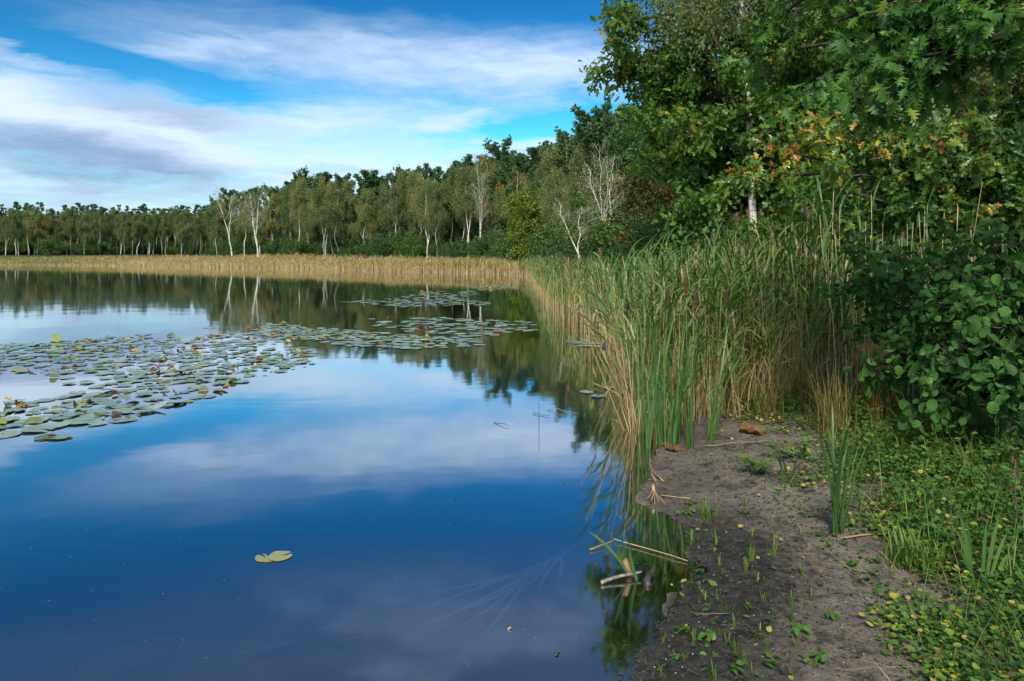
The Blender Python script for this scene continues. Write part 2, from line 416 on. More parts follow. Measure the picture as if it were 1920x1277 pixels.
M['leaf_broad'] = leaf_mat('broad_leaves', [(0, (.020, .046, .013)), (.5, (.050, .098, .022)), (.9, (.10, .150, .030)), (1, (.17, .15, .03))], .35, .45, .3, .3)
M['leaf_lime'] = leaf_mat('yellow_green_leaves', [(0, (.05, .085, .010)), (.6, (.145, .185, .016)), (1, (.22, .23, .02))], .4, .45, .3, .2)
M['leaf_rust'] = leaf_mat('rusty_leaves', [(0, (.030, .036, .010)), (.5, (.07, .058, .014)), (.8, (.13, .070, .015)), (1, (.20, .09, .015))], .35, .5, .25, .3)
M['leaf_oak'] = leaf_mat('oak_leaves', [(0, (.022, .060, .012)), (.5, (.058, .130, .018)), (.9, (.12, .190, .024)), (.97, (.23, .17, .02))], .42, .42, .3, .1)
M['leaf_maple'] = leaf_mat('turning_oak_leaves', [(0, (.028, .075, .018)), (.4, (.062, .135, .022)), (.62, (.12, .17, .022)), (.76, (.30, .26, .022)), (.88, (.33, .17, .03)), (1, (.27, .095, .03))], .4, .4, .4, .1)
M['leaf_redoak'] = leaf_mat('hanging_oak_leaves', [(0, (.018, .055, .011)), (.5, (.042, .108, .017)), (.9, (.075, .17, .026)), (1, (.15, .19, .02))], .45, .48, .28, .55)
M['leaf_alder'] = leaf_mat('alder_leaves', [(0, (.024, .066, .014)), (.5, (.050, .120, .022)), (.9, (.088, .175, .030)), (1, (.18, .20, .04))], .32, .55, .2, .6, .2, 30, True)
M['stem_green'] = leaf_mat('green_stem', [(0, (.06, .09, .02)), (1, (.12, .13, .035))], .1, .5, .3, .4)
M['twig_dark'] = simple_mat('dark_twig', (.012, .010, .008), (.035, .028, .022), 12, rough=.9, spec=.1)
M['twig'] = simple_mat('brown_twig', (0.04, 0.028, 0.02), (0.10, 0.075, 0.055), 12, rough=.8)
M['reed_leaf'] = leaf_mat('reed_leaves', [(0, (.042, .095, .026)), (.35, (.075, .140, .034)), (.6, (.14, .185, .040)), (.78, (.26, .26, .05)), (.9, (.44, .31, .14)), (1, (.46, .34, .19))], .35, .45, .3, .35)
M['reed_straw'] = leaf_mat('reed_straw', [(0, (.18, .17, .055)), (.35, (.32, .23, .095)), (.7, (.46, .33, .175)), (1, (.52, .42, .27))], .15, .6, .2, .3)
M['plume'] = simple_mat('reed_plume', (0.12, 0.085, 0.055), (0.26, 0.19, 0.12), 20)
M['typha_leaf'] = leaf_mat('cattail_leaves', [(0, (.032, .082, .024)), (.5, (.058, .130, .032)), (.8, (.12, .17, .036)), (.92, (.28, .20, .06)), (1, (.34, .24, .10))], .35, .4, .4, .4)
M['typha_head'] = simple_mat('cattail_head', (0.035, 0.014, 0.009), (0.085, 0.036, 0.02), 60, rough=.95)
M['grass'] = leaf_mat('grass_blades', [(0, (.035, .085, .014)), (.5, (.085, .150, .020)), (.85, (.155, .20, .03)), (1, (.28, .22, .08))], .4, .5, .3, .3)
M['sedge'] = leaf_mat('sedge_blades', [(0, (.045, .075, .014)), (.45, (.11, .12, .024)), (.75, (.19, .13, .04)), (1, (.27, .16, .07))], .35, .5, .25, .3)
M['cover'] = leaf_mat('creeping_leaves', [(0, (.022, .062, .016)), (.4, (.055, .125, .020)), (.66, (.105, .17, .024)), (.80, (.23, .24, .035)), (.92, (.36, .29, .05)), (1, (.30, .17, .07))], .35, .45, .3, .1)
M['red_leaf'] = leaf_mat('loosestrife_leaves', [(0, (.07, .02, .022)), (.5, (.13, .035, .045)), (1, (.17, .07, .055))], .35, .5, .3, .5)
M['willow'] = leaf_mat('willow_leaves', [(0, (.06, .12, .05)), (1, (.13, .20, .085))], .3, .45, .35, .4)
M['dry_leaf'] = leaf_mat('dead_leaves', [(0, (.045, .020, .010)), (.5, (.10, .050, .020)), (1, (.24, .13, .05))], .25, .6, .2, .3, 1.0, 14)
M['straw'] = leaf_mat('dry_straw', [(0, (.13, .085, .05)), (.5, (.25, .17, .095)), (1, (.36, .27, .17))], .15, .6, .2, .6, .3, 12)

def pad_mat(name, stops, rough, k=0.9, spec=0.5):
    m, t, o = mat(name)
    oi = t.new('ShaderNodeObjectInfo'); at_ = t.new('ShaderNodeAttribute'); at_.attribute_name = 'tint'
    tc = t.new('ShaderNodeTexCoord'); n = t.noise(tc.outputs['Object'], 9, 5, 0.65)
    f = t.math('ADD', t.math('ADD', at_.outputs['Fac'], t.math('MULTIPLY', t.math('SUBTRACT', oi.outputs['Random'], .5), k)), t.math('MULTIPLY', t.math('SUBTRACT', n, .5), .45))
    c = t.ramp(f, stops)
    spot = t.smooth(t.noise(tc.outputs['Object'], 34, 3), .66, .72)
    c = t.mixc(spot, c, (.07, .045, .02))
    t.link(pbsdf(t, c, rough, spec, bump(t, n, .25, .01)).outputs[0], o.inputs[0]); return m
M['pad'] = pad_mat('lily_pad', [(0, (.085, .125, .100)), (.5, (.145, .195, .155)), (.85, (.20, .24, .175)), (1, (.26, .25, .08))], .34, .6, .7)
M['pad_olive'] = pad_mat('lily_pad_olive', [(0, (.05, .075, .012)), (.5, (.12, .13, .018)), (1, (.24, .18, .03))], .45)
M['pad_brown'] = pad_mat('lily_pad_brown', [(0, (.055, .022, .010)), (.5, (.13, .055, .014)), (.85, (.25, .12, .018)), (1, (.36, .22, .03))], .5)
M['pad_sunken'] = pad_mat('lily_pad_sunken', [(0, (.12, .14, .055)), (.5, (.18, .18, .085)), (.8, (.26, .24, .12)), (1, (.20, .12, .04))], .5, .3, .3)

def ground_mat():
    m, t, o = mat('ground')
    tc = t.new('ShaderNodeTexCoord'); P = tc.outputs['Object']
    at_ = t.new('ShaderNodeAttribute'); at_.attribute_name = 'tint'; s = at_.outputs['Fac']       # metres from the waterline
    sp = t.new('ShaderNodeSeparateXYZ'); t.link(P, sp.inputs[0])
    n1 = t.noise(P, 2.4, 6, .65); n2 = t.noise(P, 16, 6, .7); n3 = t.noise(P, 120, 4, .7)
    vor = t.new('ShaderNodeTexVoronoi'); t.link(P, vor.inputs['Vector']); vor.inputs['Scale'].default_value = 170
    sand = t.mixc(t.smooth(n3, .25, .75), (.085, .068, .054), (.29, .245, .20))
    sand = t.mixc(t.smooth(n1, .35, .65), sand, (.125, .10, .080))
    sand = t.mixc(t.math('MULTIPLY', t.smooth(vor.outputs['Distance'], .22, .1), t.smooth(n2, .5, .62)), sand, (.34, .32, .29))
    mud = t.mixc(t.smooth(n2, .3, .7), (.010, .009, .009), (.05, .044, .04))
    edge = t.math('ADD', s, t.math('ADD', t.math('MULTIPLY', t.math('SUBTRACT', n1, .5), 1.1), t.math('MULTIPLY', t.math('SUBTRACT', n2, .5), .75)))
    wet = t.math('MULTIPLY', t.smooth(edge, .85, .32), t.smooth(s, -.12, .02))
    frontwet = t.smooth(sp.outputs[1], 5.1, 4.2)                    # the black humus strip lies at the near end of the beach
    wet = t.math('MULTIPLY', wet, t.math('ADD', .35, t.math('MULTIPLY', frontwet, .65)))
    blot = t.math('MULTIPLY', t.smooth(t.noise(P, 7, 6, .72), .50, .60), t.smooth(n1, .34, .52))
    c = t.mixc(t.math('MAXIMUM', wet, t.math('MULTIPLY', blot, .82)), sand, mud)
    litter = t.mixc(n2, (.030, .021, .013), (.10, .07, .042))
    c = t.mixc(t.smooth(t.math('ADD', s, t.math('MULTIPLY', n1, .8)), 1.75, 2.4), c, litter)
    far = t.smooth(s, 5, 12); c = t.mixc(far, c, t.mixc(n1, (.022, .026, .010), (.06, .05, .025)))
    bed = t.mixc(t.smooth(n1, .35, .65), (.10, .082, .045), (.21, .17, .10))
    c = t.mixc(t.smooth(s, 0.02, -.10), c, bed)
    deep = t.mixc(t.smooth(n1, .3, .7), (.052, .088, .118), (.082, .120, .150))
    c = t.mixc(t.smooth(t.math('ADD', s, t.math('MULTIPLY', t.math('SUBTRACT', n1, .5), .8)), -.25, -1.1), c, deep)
    rough = t.mixc(wet, (.9, .9, .9), (.42, .42, .42))
    hgt = t.math('ADD', t.math('MULTIPLY', n2, 1.0), t.math('MULTIPLY', n3, .35))
    b = pbsdf(t, c, .9, .25, bump(t, hgt, 1.0, .05)); t.link(rough, b.inputs['Roughness'])
    t.link(b.outputs[0], o.inputs[0]); return m

def water_mat():
    m, t, o = mat('water')
    geo = t.new('ShaderNodeNewGeometry'); P = geo.outputs['Position']
    n = t.noise(t.mapping(P, scale=(1, 1.6, 1)), .55, 3, .5); n2 = t.noise(P, 5.0, 2, .5)
    h = t.math('ADD', n, t.math('MULTIPLY', n2, .035))
    # one slow ring spreading on the far water
    dv = t.vmath('LENGTH', t.vmath('SUBTRACT', P, tuple(at(165, 596)))) 
    ring = t.math('MULTIPLY', t.math('SINE', t.math('MULTIPLY', dv, 5.0)), t.smooth(t.math('ABSOLUTE', t.math('SUBTRACT', dv, 2.2)), 1.2, 0))
    h = t.math('ADD', h, t.math('MULTIPLY', ring, .022))
    bn = bump(t, h, .03, .10)
    gl = t.new('ShaderNodeBsdfGlossy'); gl.inputs['Roughness'].default_value = .045; t.link(bn, gl.inputs['Normal'])
    gl.inputs[0].default_value = (.98, .99, 1, 1)
    tr = t.new('ShaderNodeBsdfTransparent'); tr.inputs[0].default_value = (.84, .91, .95, 1)
    fr = t.new('ShaderNodeFresnel'); fr.inputs[0].default_value = 1.9
    mx = t.new('ShaderNodeMixShader'); t.link(t.math('POWER', fr.outputs[0], .40), mx.inputs[0])
    t.link(tr.outputs[0], mx.inputs[1]); t.link(gl.outputs[0], mx.inputs[2]); t.link(mx.outputs[0], o.inputs[0]); return m

# ------------------------------------------------------------------ ground and water
def build_ground():
    N = 470; k = 9.0; A = 2200 / math.sinh(k)
    t = np.linspace(-1, 1, N)
    gx = 1.5 + A * np.sinh(k * t); gy = 4.2 + A * np.sinh(k * t)
    X, Y = np.meshgrid(gx, gy)
    Z = ground_z(X, Y)
    V = np.stack([X, Y, Z], -1).reshape(-1, 3)
    i = (np.arange(N - 1)[:, None] * N + np.arange(N - 1)[None]).ravel()
    Fq = np.stack([i, i + 1, i + N + 1, i + N], -1)
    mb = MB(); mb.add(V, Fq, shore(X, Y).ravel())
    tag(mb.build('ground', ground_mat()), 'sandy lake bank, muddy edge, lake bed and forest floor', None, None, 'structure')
    mb = MB(); mb.add([(-230, -80, 0), (14, -80, 0), (14, 125, 0), (-230, 125, 0)], np.array([[0, 1, 2, 3]]))
    tag(mb.build('water', water_mat()), 'still blue lake mirroring the sky and the forest', None, None, 'structure')
build_ground()

# ------------------------------------------------------------------ trees
def limb(rng, p0, p1, r0, r1, n=7, wob=.05, sag=0.0, up=0.0):
    p0 = np.asarray(p0, float); p1 = np.asarray(p1, float); s = np.linspace(0, 1, n); L = np.linalg.norm(p1 - p0)
    P = p0 + (p1 - p0) * s[:, None]
    P[:, 2] += (up - sag) * L * 4 * s * (1 - s) * .5
    w = np.cumsum(rng.normal(0, 1, (n, 3)), 0); w -= w[0] + (w[-1] - w[0]) * s[:, None]
    P += w * wob * L / math.sqrt(n)
    return P, r0 + (r1 - r0) * s ** .8
def unit(v): return v / (np.linalg.norm(v) + 1e-9)
def subs(rng, P, r, k, lf, ang=.9, up=.15, s0=.25, n=5, wob=.08, flat=1.0, rmin=.004):
    out = []; L = np.linalg.norm(np.diff(P, axis=0), axis=1).sum()
    for s in np.sort(rng.uniform(s0, 1, k)):
        x = s * (len(P) - 1); i = min(int(x), len(P) - 2); f = x - i
        p = P[i] * (1 - f) + P[i + 1] * f; t = unit(P[i + 1] - P[i]); rr = r[i] * (1 - f) + r[i + 1] * f
        side = rng.normal(0, 1, 3); side[2] *= flat; side = unit(side - t * (side @ t))
        a = ang * rng.uniform(.6, 1.25)
        d = unit(t * cos(a) + side * sin(a) + np.array([0, 0, up]))
        ln = L * lf * rng.uniform(.6, 1.2) * (1.15 - .6 * s)
        out.append(limb(rng, p, p + d * ln, max(rr * .6, rmin), max(rr * .18, rmin * .6), n, wob))
    return out
def along(rng, brs, n, s0=.2):
    """n random points (and directions) on the given branches, by length"""
    A = []; B = []
    for P, r in brs:
        m = len(P) - 1; i0 = int(m * s0)
        A.append(P[i0:-1]); B.append(P[i0 + 1:])
    A = np.concatenate(A); B = np.concatenate(B); L = np.linalg.norm(B - A, axis=1)
    k = rng.choice(len(A), n, p=L / L.sum()); f = rng.random((n, 1))
    return A[k] * (1 - f) + B[k] * f, (B - A)[k] / (L[k][:, None] + 1e-9)
def rdir(rng, n): v = rng.normal(0, 1, (n, 3)); return v / np.linalg.norm(v, axis=1, keepdims=True)

def leaf_cloud(mb, rng, brs, n, size, tpl, spread=.15, droop=.4, tint=(.45, .2), s0=.2, upn=.7, tfun=None, clump=0):
    if clump:
        c, d = along(rng, brs, max(1, n // clump), s0); c = np.repeat(c, clump, 0); d = np.repeat(d, clump, 0); n = len(c)
        ct = np.repeat(rng.normal(0, .12, n // clump), clump)
    else: c, d = along(rng, brs, n, s0); ct = 0
    pos = c + rng.normal(0, 1, (n, 3)) * spread
    fwd = d * .5 + rdir(rng, n) * .9 - np.array([0, 0, droop])
    nor = rdir(rng, n) + np.array([0, 0, upn])
    tt = np.clip(rng.normal(tint[0], tint[1], n) + ct, 0, 1)
    if tfun is not None: tt = np.clip(tt + tfun(pos), 0, 1)
    scatter(mb, tpl, pos, fwd, nor, size * rng.uniform(.5, 1.3, n), tt)

def add_tubes(mb, brs, sides=5, mat=0):
    for P, r in brs: mb.add(*tube(P, r, sides, cap=False), .5, mat)

def make_birch(name, seed, H, lean=(0, 0), forks=1, leaves=5200, lsize=.19, dead=0.0, orange=0.0, c0=.34):
    rng = rng_(seed); root = thing(name, (0, 0, 0), 'x', 'tree')
    tr = MB(); br = MB(); cr = MB(); R0 = .0085 * H + .02
    mains = []
    base = np.array([0, 0, -.25])
    top = np.array([lean[0] * H, lean[1] * H, H])
    if forks == 1: mains.append(limb(rng, base, top, R0, .012, 12, .05))
    else:
        hf = H * rng.uniform(.12, .22); f0 = np.array([lean[0] * hf, lean[1] * hf, hf])
        mains.append(limb(rng, base, f0, R0 * 1.15, R0, 5, .02))
        for i in range(forks):
            a = 2 * pi * i / forks + rng.uniform(0, 1) ; sp = rng.uniform(.07, .15) * H
            mains.append(limb(rng, f0, top * rng.uniform(.86, 1.0) + np.array([cos(a) * sp, sin(a) * sp * .6, 0]), R0 * .75, .012, 10, .05))
    for P, r in mains: tr.add(*tube(P, r, 7, cap=False))
    b1 = []
    for P, r in (mains if forks == 1 else mains[1:]):
        nb = int(20 / max(1, forks ** .5))
        for s in np.sort(rng.uniform(c0 if forks == 1 else c0 * .8, .97, nb)):
            x = s * (len(P) - 1); i = min(int(x), len(P) - 2); p = P[i] + (P[i + 1] - P[i]) * (x - i); rr = r[i]
            az = rng.uniform(0, 2 * pi); ln = H * .27 * (1.12 - s) ** .62 * rng.uniform(.6, 1.2); e = rng.uniform(.55, 1.0)
            d = np.array([cos(az) * cos(e), sin(az) * cos(e), sin(e)])
            b1.append(limb(rng, p, p + d * ln, max(rr * .38, .012), .006, 6, .09, sag=-.1))
    b2 = []
    for P, r in b1: b2 += subs(rng, P, r, 4, .55, .8, .1, .3, 4)
    add_tubes(br, b1, 4); add_tubes(br, b2, 3)
    # hanging twigs
    hang = []
    for P, r in b2 + b1:
        for _ in range(2):
            i = rng.integers(len(P) // 2, len(P)); p = P[i]; ln = H * rng.uniform(.04, .11)
            hang.append(limb(rng, p, p + np.array([rng.normal(0, .25), rng.normal(0, .25), -1]) * ln, .004, .003, 4, .06))
    if dead > 0: add_tubes(br, hang[::2], 3)
    n = int(leaves * (1 - dead))
    if n > 50:
        tf = (lambda p: orange * np.clip(np.sin(p[:, 0] * 1.3 + 2) * np.sin(p[:, 2] * 1.1), 0, 1)) if orange else None
        leaf_cloud(cr, rng, hang, int(n * .62), lsize, DIAMOND, .22, .8, (.45, .2), 0, .3, tf)
        leaf_cloud(cr, rng, b2, n - int(n * .62), lsize, DIAMOND, .3, .5, (.5, .2), .3, .4, tf)
    tr.build('trunk', M['birch'] if dead > 0 or lsize < .1 else M['birch_far'], root)
    tag(br.build('branches', M['birch_limb'] if dead > .45 else M['birch_twig'], root), kind='stuff')
    if n > 50: cr.build('crown', M['leaf_birch'], root, False)
    return root, H

def needle_tufts(mb, rng, c, d, per, ln, w, tint):
    n = len(c); c = np.repeat(c, per, 0); d = np.repeat(d, per, 0); N = len(c)
    v = rdir(rng, N) + d * .7 + np.array([0, 0, .35]); v /= np.linalg.norm(v, axis=1, keepdims=True)
    s = np.cross(v, rdir(rng, N)); s /= np.linalg.norm(s, axis=1, keepdims=True)
    L = ln * rng.uniform(.6, 1.15, N)[:, None]
    V = np.stack([c - s * w * .3, c + s * w * .3, c + v * L * .7 + s * w * .5, c + v * L, c + v * L * .7 - s * w * .5], 1)
    b = np.arange(N)[:, None] * 5
    tt = np.clip(np.repeat(rng.normal(tint, .13, n), per) + rng.normal(0, .12, N), 0, 1)
    mb.add(V.reshape(-1, 3), [b + np.array([[0, 1, 2, 4]]), b + np.array([[4, 2, 3]])], np.repeat(tt, 5))

def make_pine(name, seed, H, c0=.5, R=None, tufts=1250, per=18, ln=.36, w=.075, m='needle', lean=0.0, cone=False):
    rng = rng_(seed); root = thing(name, (0, 0, 0), 'x', 'tree'); R = R or H * .17
    P, r = limb(rng, (0, 0, -.25), (lean * H, 0, H * .97), .011 * H + .04, .03, 10, .03)
    tr = MB(); tr.add(*tube(P, r, 7, cap=False)); b1 = []; cr = MB(); br = MB()
    nb = 24
    for i, s in enumerate(np.linspace(c0, .97, nb)):
        x = s * (len(P) - 1); j = min(int(x), len(P) - 2); p = P[j] + (P[j + 1] - P[j]) * (x - j)
        az = i * 2.4 + rng.uniform(-.6, .6); q = (s - c0) / (1 - c0)
        ln_ = R * ((1.05 - q) ** .7 + .05 if cone else (.55 + .75 * q ** .6 * (1.02 - q) ** .45)) * rng.uniform(.5, 1.25)
        e = rng.uniform(-.05, .3) + .75 * q
        b1.append(limb(rng, p, p + np.array([cos(az) * cos(e), sin(az) * cos(e), sin(e)]) * ln_, .035 * (1.1 - q) + .012, .012, 6, .07, sag=.1))
    b2 = []
    for Q, rr in b1: b2 += subs(rng, Q, rr, 5, .42, .8, .3, .35, 4, .08, .5)
    for _ in range(2):      # dead snags below the crown
        s = rng.uniform(.25, c0); j = int(s * 9); az = rng.uniform(0, 6.28)
        b1.append(limb(rng, P[j], P[j] + np.array([cos(az), sin(az), .1]) * R * .35, .02, .008, 4, .08))
    add_tubes(br, b1, 4); add_tubes(br, b2, 3)
    c, d = along(rng, b2 + b1[:-2], tufts, .22); c = c + rng.normal(0, .17, c.shape)
    needle_tufts(cr, rng, c, d, per, ln, w, .5)
    tr.build('trunk', M['pine_bark'], root); tag(br.build('branches', M['pine_bark'], root), kind='stuff')
    cr.build('crown', M[m], root, False)
    return root, H

def make_spruce(name, seed, H, per=20):
    rng = rng_(seed); root = thing(name, (0, 0, 0), 'x', 'tree')
    tr = MB(); tr.add(*tube(*limb(rng, (0, 0, -.2), (0, 0, H * .98), .02 * H, .01, 6, .01), 6)); cr = MB(); b1 = []
    for z in np.linspace(.06, .95, 17):
        for k in range(7):
            az = k * .9 + z * 31 + rng.uniform(-.3, .3); L = H * .27 * (1 - z) ** .85 * rng.uniform(.7, 1.15) + .06
            p = np.array([0, 0, z * H]); b1.append(limb(rng, p, p + np.array([cos(az), sin(az), -.12]) * L, .012, .006, 4, .04, sag=.15))
    c, d = along(rng, b1, int(40 * H), .1); needle_tufts(cr, rng, c, d, per, .26, .05, .5)
    tr.build('trunk', M['bark'], root); cr.build('crown', M['spruce'], root, False); return root, H

def make_broad(name, seed, H, R, leaves=6500, lsize=.24, m='leaf_broad', tpl=DIAMOND, c0=.22, tint=(.45, .2), stems_=1, bark='bark', clump=14, spread=.28):
    rng = rng_(seed); root = thing(name, (0, 0, 0), 'x', 'tree'); tr = MB(); br = MB(); cr = MB(); b1 = []
    for q in range(stems_):
        a = rng.uniform(0, 6.28); off = np.array([cos(a), sin(a), 0]) * (.0 if stems_ == 1 else .12 * R)
        tip = np.array([rng.normal(0, .06), rng.normal(0, .06), .82]) * H + off * (0 if stems_ == 1 else 4)
        P, r = limb(rng, np.array([0, 0, -.25]) + off, tip, (.012 * H + .05) / stems_ ** .6, .03, 8, .05); tr.add(*tube(P, r, 7, cap=False))
        nb = max(5, 22 // stems_)
        for i, s in enumerate(np.linspace(c0, 1, nb)):
            x = s * 7; j = min(int(x), 6); p = P[j] + (P[j + 1] - P[j]) * (x - j); u = (s - c0) / (1 - c0 + 1e-6)
            az = i * 2.4 + rng.uniform(-.5, .5); L = R * (.72 + .75 * u * (1.05 - u) * 1.6 - .35 * u) * rng.uniform(.65, 1.15); e = rng.uniform(.1, .5) + .6 * u
            b1.append(limb(rng, p, p + np.array([cos(az) * cos(e), sin(az) * cos(e), sin(e)]) * L, max(r[j] * .45, .02), .012, 6, .09))
    b2 = []
    for Q, rr in b1: b2 += subs(rng, Q, rr, 5, .5, .85, .12, .3, 4)
    add_tubes(br, b1, 4); add_tubes(br, b2, 3)
    leaf_cloud(cr, rng, b2 + b1, leaves, lsize, tpl, spread, .35, tint, .3, .9, None, clump)
    tr.build('trunk', M[bark], root); tag(br.build('branches', M[bark], root), kind='stuff'); cr.build('crown', M[m], root, False)
    return root, H

def make_shrub(name, seed, H, R, leaves=3000, lsize=.2, m='leaf_broad', tpl=DIAMOND, tint=(.45, .2)):
    rng = rng_(seed); root = thing(name, (0, 0, 0), 'x', 'shrub'); br = MB(); cr = MB(); b1 = []
    for i in range(13):
        az = i * 2.4; u = rng.uniform(.1, 1) ** .6; p1 = np.array([cos(az) * R * u, sin(az) * R * u, H * (1.0 - .62 * u ** 2) * rng.uniform(.75, 1)])
        b1.append(limb(rng, (cos(az) * .08, sin(az) * .08, -.15), p1, .03, .01, 6, .08, up=.15))
    b2 = []
    for Q, rr in b1: b2 += subs(rng, Q, rr, 7, .5, .9, .1, .12, 4)
    add_tubes(br, b1, 4); add_tubes(br, b2, 3)
    leaf_cloud(cr, rng, b2, leaves, lsize, tpl, .2, .3, tint, .1, 1.0, None, 10)
    tag(br.build('branches', M['bark'], root), kind='stuff'); cr.build('foliage', M[m], root, False)
    return root, H

PROTO = {}
def proto(key, fn, *a, **k):
    root, H = fn(*a, **k); PROTO[key] = [root, H, False]
rr = rng_(77)
LINEUP = {}
def plant(key, x, y, H, label, cat='tree', group=None, rz=None, wide=1.0, sink=0.0):
    root, H0, used = PROTO[key]
    o = copy_tree(root) if used else root
    kids(root)
    PROTO[key][2] = True
    s = H / H0; o.location = (x, y, gz(x, y) - sink); o.scale = (s * wide, s * wide, s)
    o.rotation_euler = (0, 0, rr.uniform(0, 6.28) if rz is None else rz)
    for key_ in ('group',):
        if key_ in o: del o[key_]
    return tag(o, label, cat, group)
def plant_px(key, px, Y, top, label, **k):
    x = (px - HX) / F * Y; z0 = gz(x, Y); H = CH - (top - HY) / F * Y - z0
    o = plant(key, x, Y, max(H, .4), label, **k)
    if k.get('group'): LINEUP.setdefault(k['group'], []).append((px, o))
    return o

for i in range(8): proto(f'birch{i}', make_birch, 'birch_tree', 100 + i, 13, lean=[(0, 0), (.07, .02), (-.05, 0), (.03, -.03), (.12, 0), (-.09, .02), (.02, .05), (-.02, 0)][i], forks=[1, 2, 1, 2, 1, 1, 3, 1][i], leaves=[22000, 24000, 17000, 22000, 13000, 20000, 21000, 9000][i], lsize=.15, c0=[.28, .34, .45, .32, .40, .22, .3, .38][i], orange=[0, 0, 0, .35, 0, 0, .1, 0][i])
for i in range(2): proto(f'nearbirch{i}', make_birch, 'birch_tree', 160 + i, 10, lean=[(-.03, 0), (.02, 0)][i], leaves=26000, lsize=.07, c0=[.42, .36][i])
proto('birch_bare', make_birch, 'birch_tree', 121, 13, lean=(-.04, 0), forks=3, leaves=5200, dead=.72)
proto('birch_bare2', make_birch, 'birch_tree', 135, 13, lean=(-.10, 0), forks=2, leaves=5200, dead=.8)
for i in range(4): proto(f'pine{i}', make_pine, 'pine_tree', 200 + i, 15, c0=[.5, .58, .45, .55][i], R=[2.6, 2.3, 2.8, 2.2][i])
for i in range(3): proto(f'farpine{i}', make_pine, 'pine_tree', 230 + i, 18, c0=.36, cone=True, R=[2.8, 2.4, 3.0][i], tufts=520, per=16, ln=.55, w=.13, m='needle_far')
for i in range(2): proto(f'spruce{i}', make_spruce, 'spruce_tree', 250 + i, 5)
for i in range(3): proto(f'broad{i}', make_broad, 'broadleaf_tree', 300 + i, 11, 3.4, 18000, .19, c0=.06)
proto('lime', make_broad, 'yellow_green_tree', 310, 9, 3.0, 7500, .24, 'leaf_lime')
proto('rust', make_broad, 'broadleaf_tree', 311, 8, 3.4, 7500, .22, 'leaf_rust', c0=.15)
for i in range(3): proto(f'shrub{i}', make_shrub, 'shrub', 320 + i, 3.2, 2.2, 9000, .135)

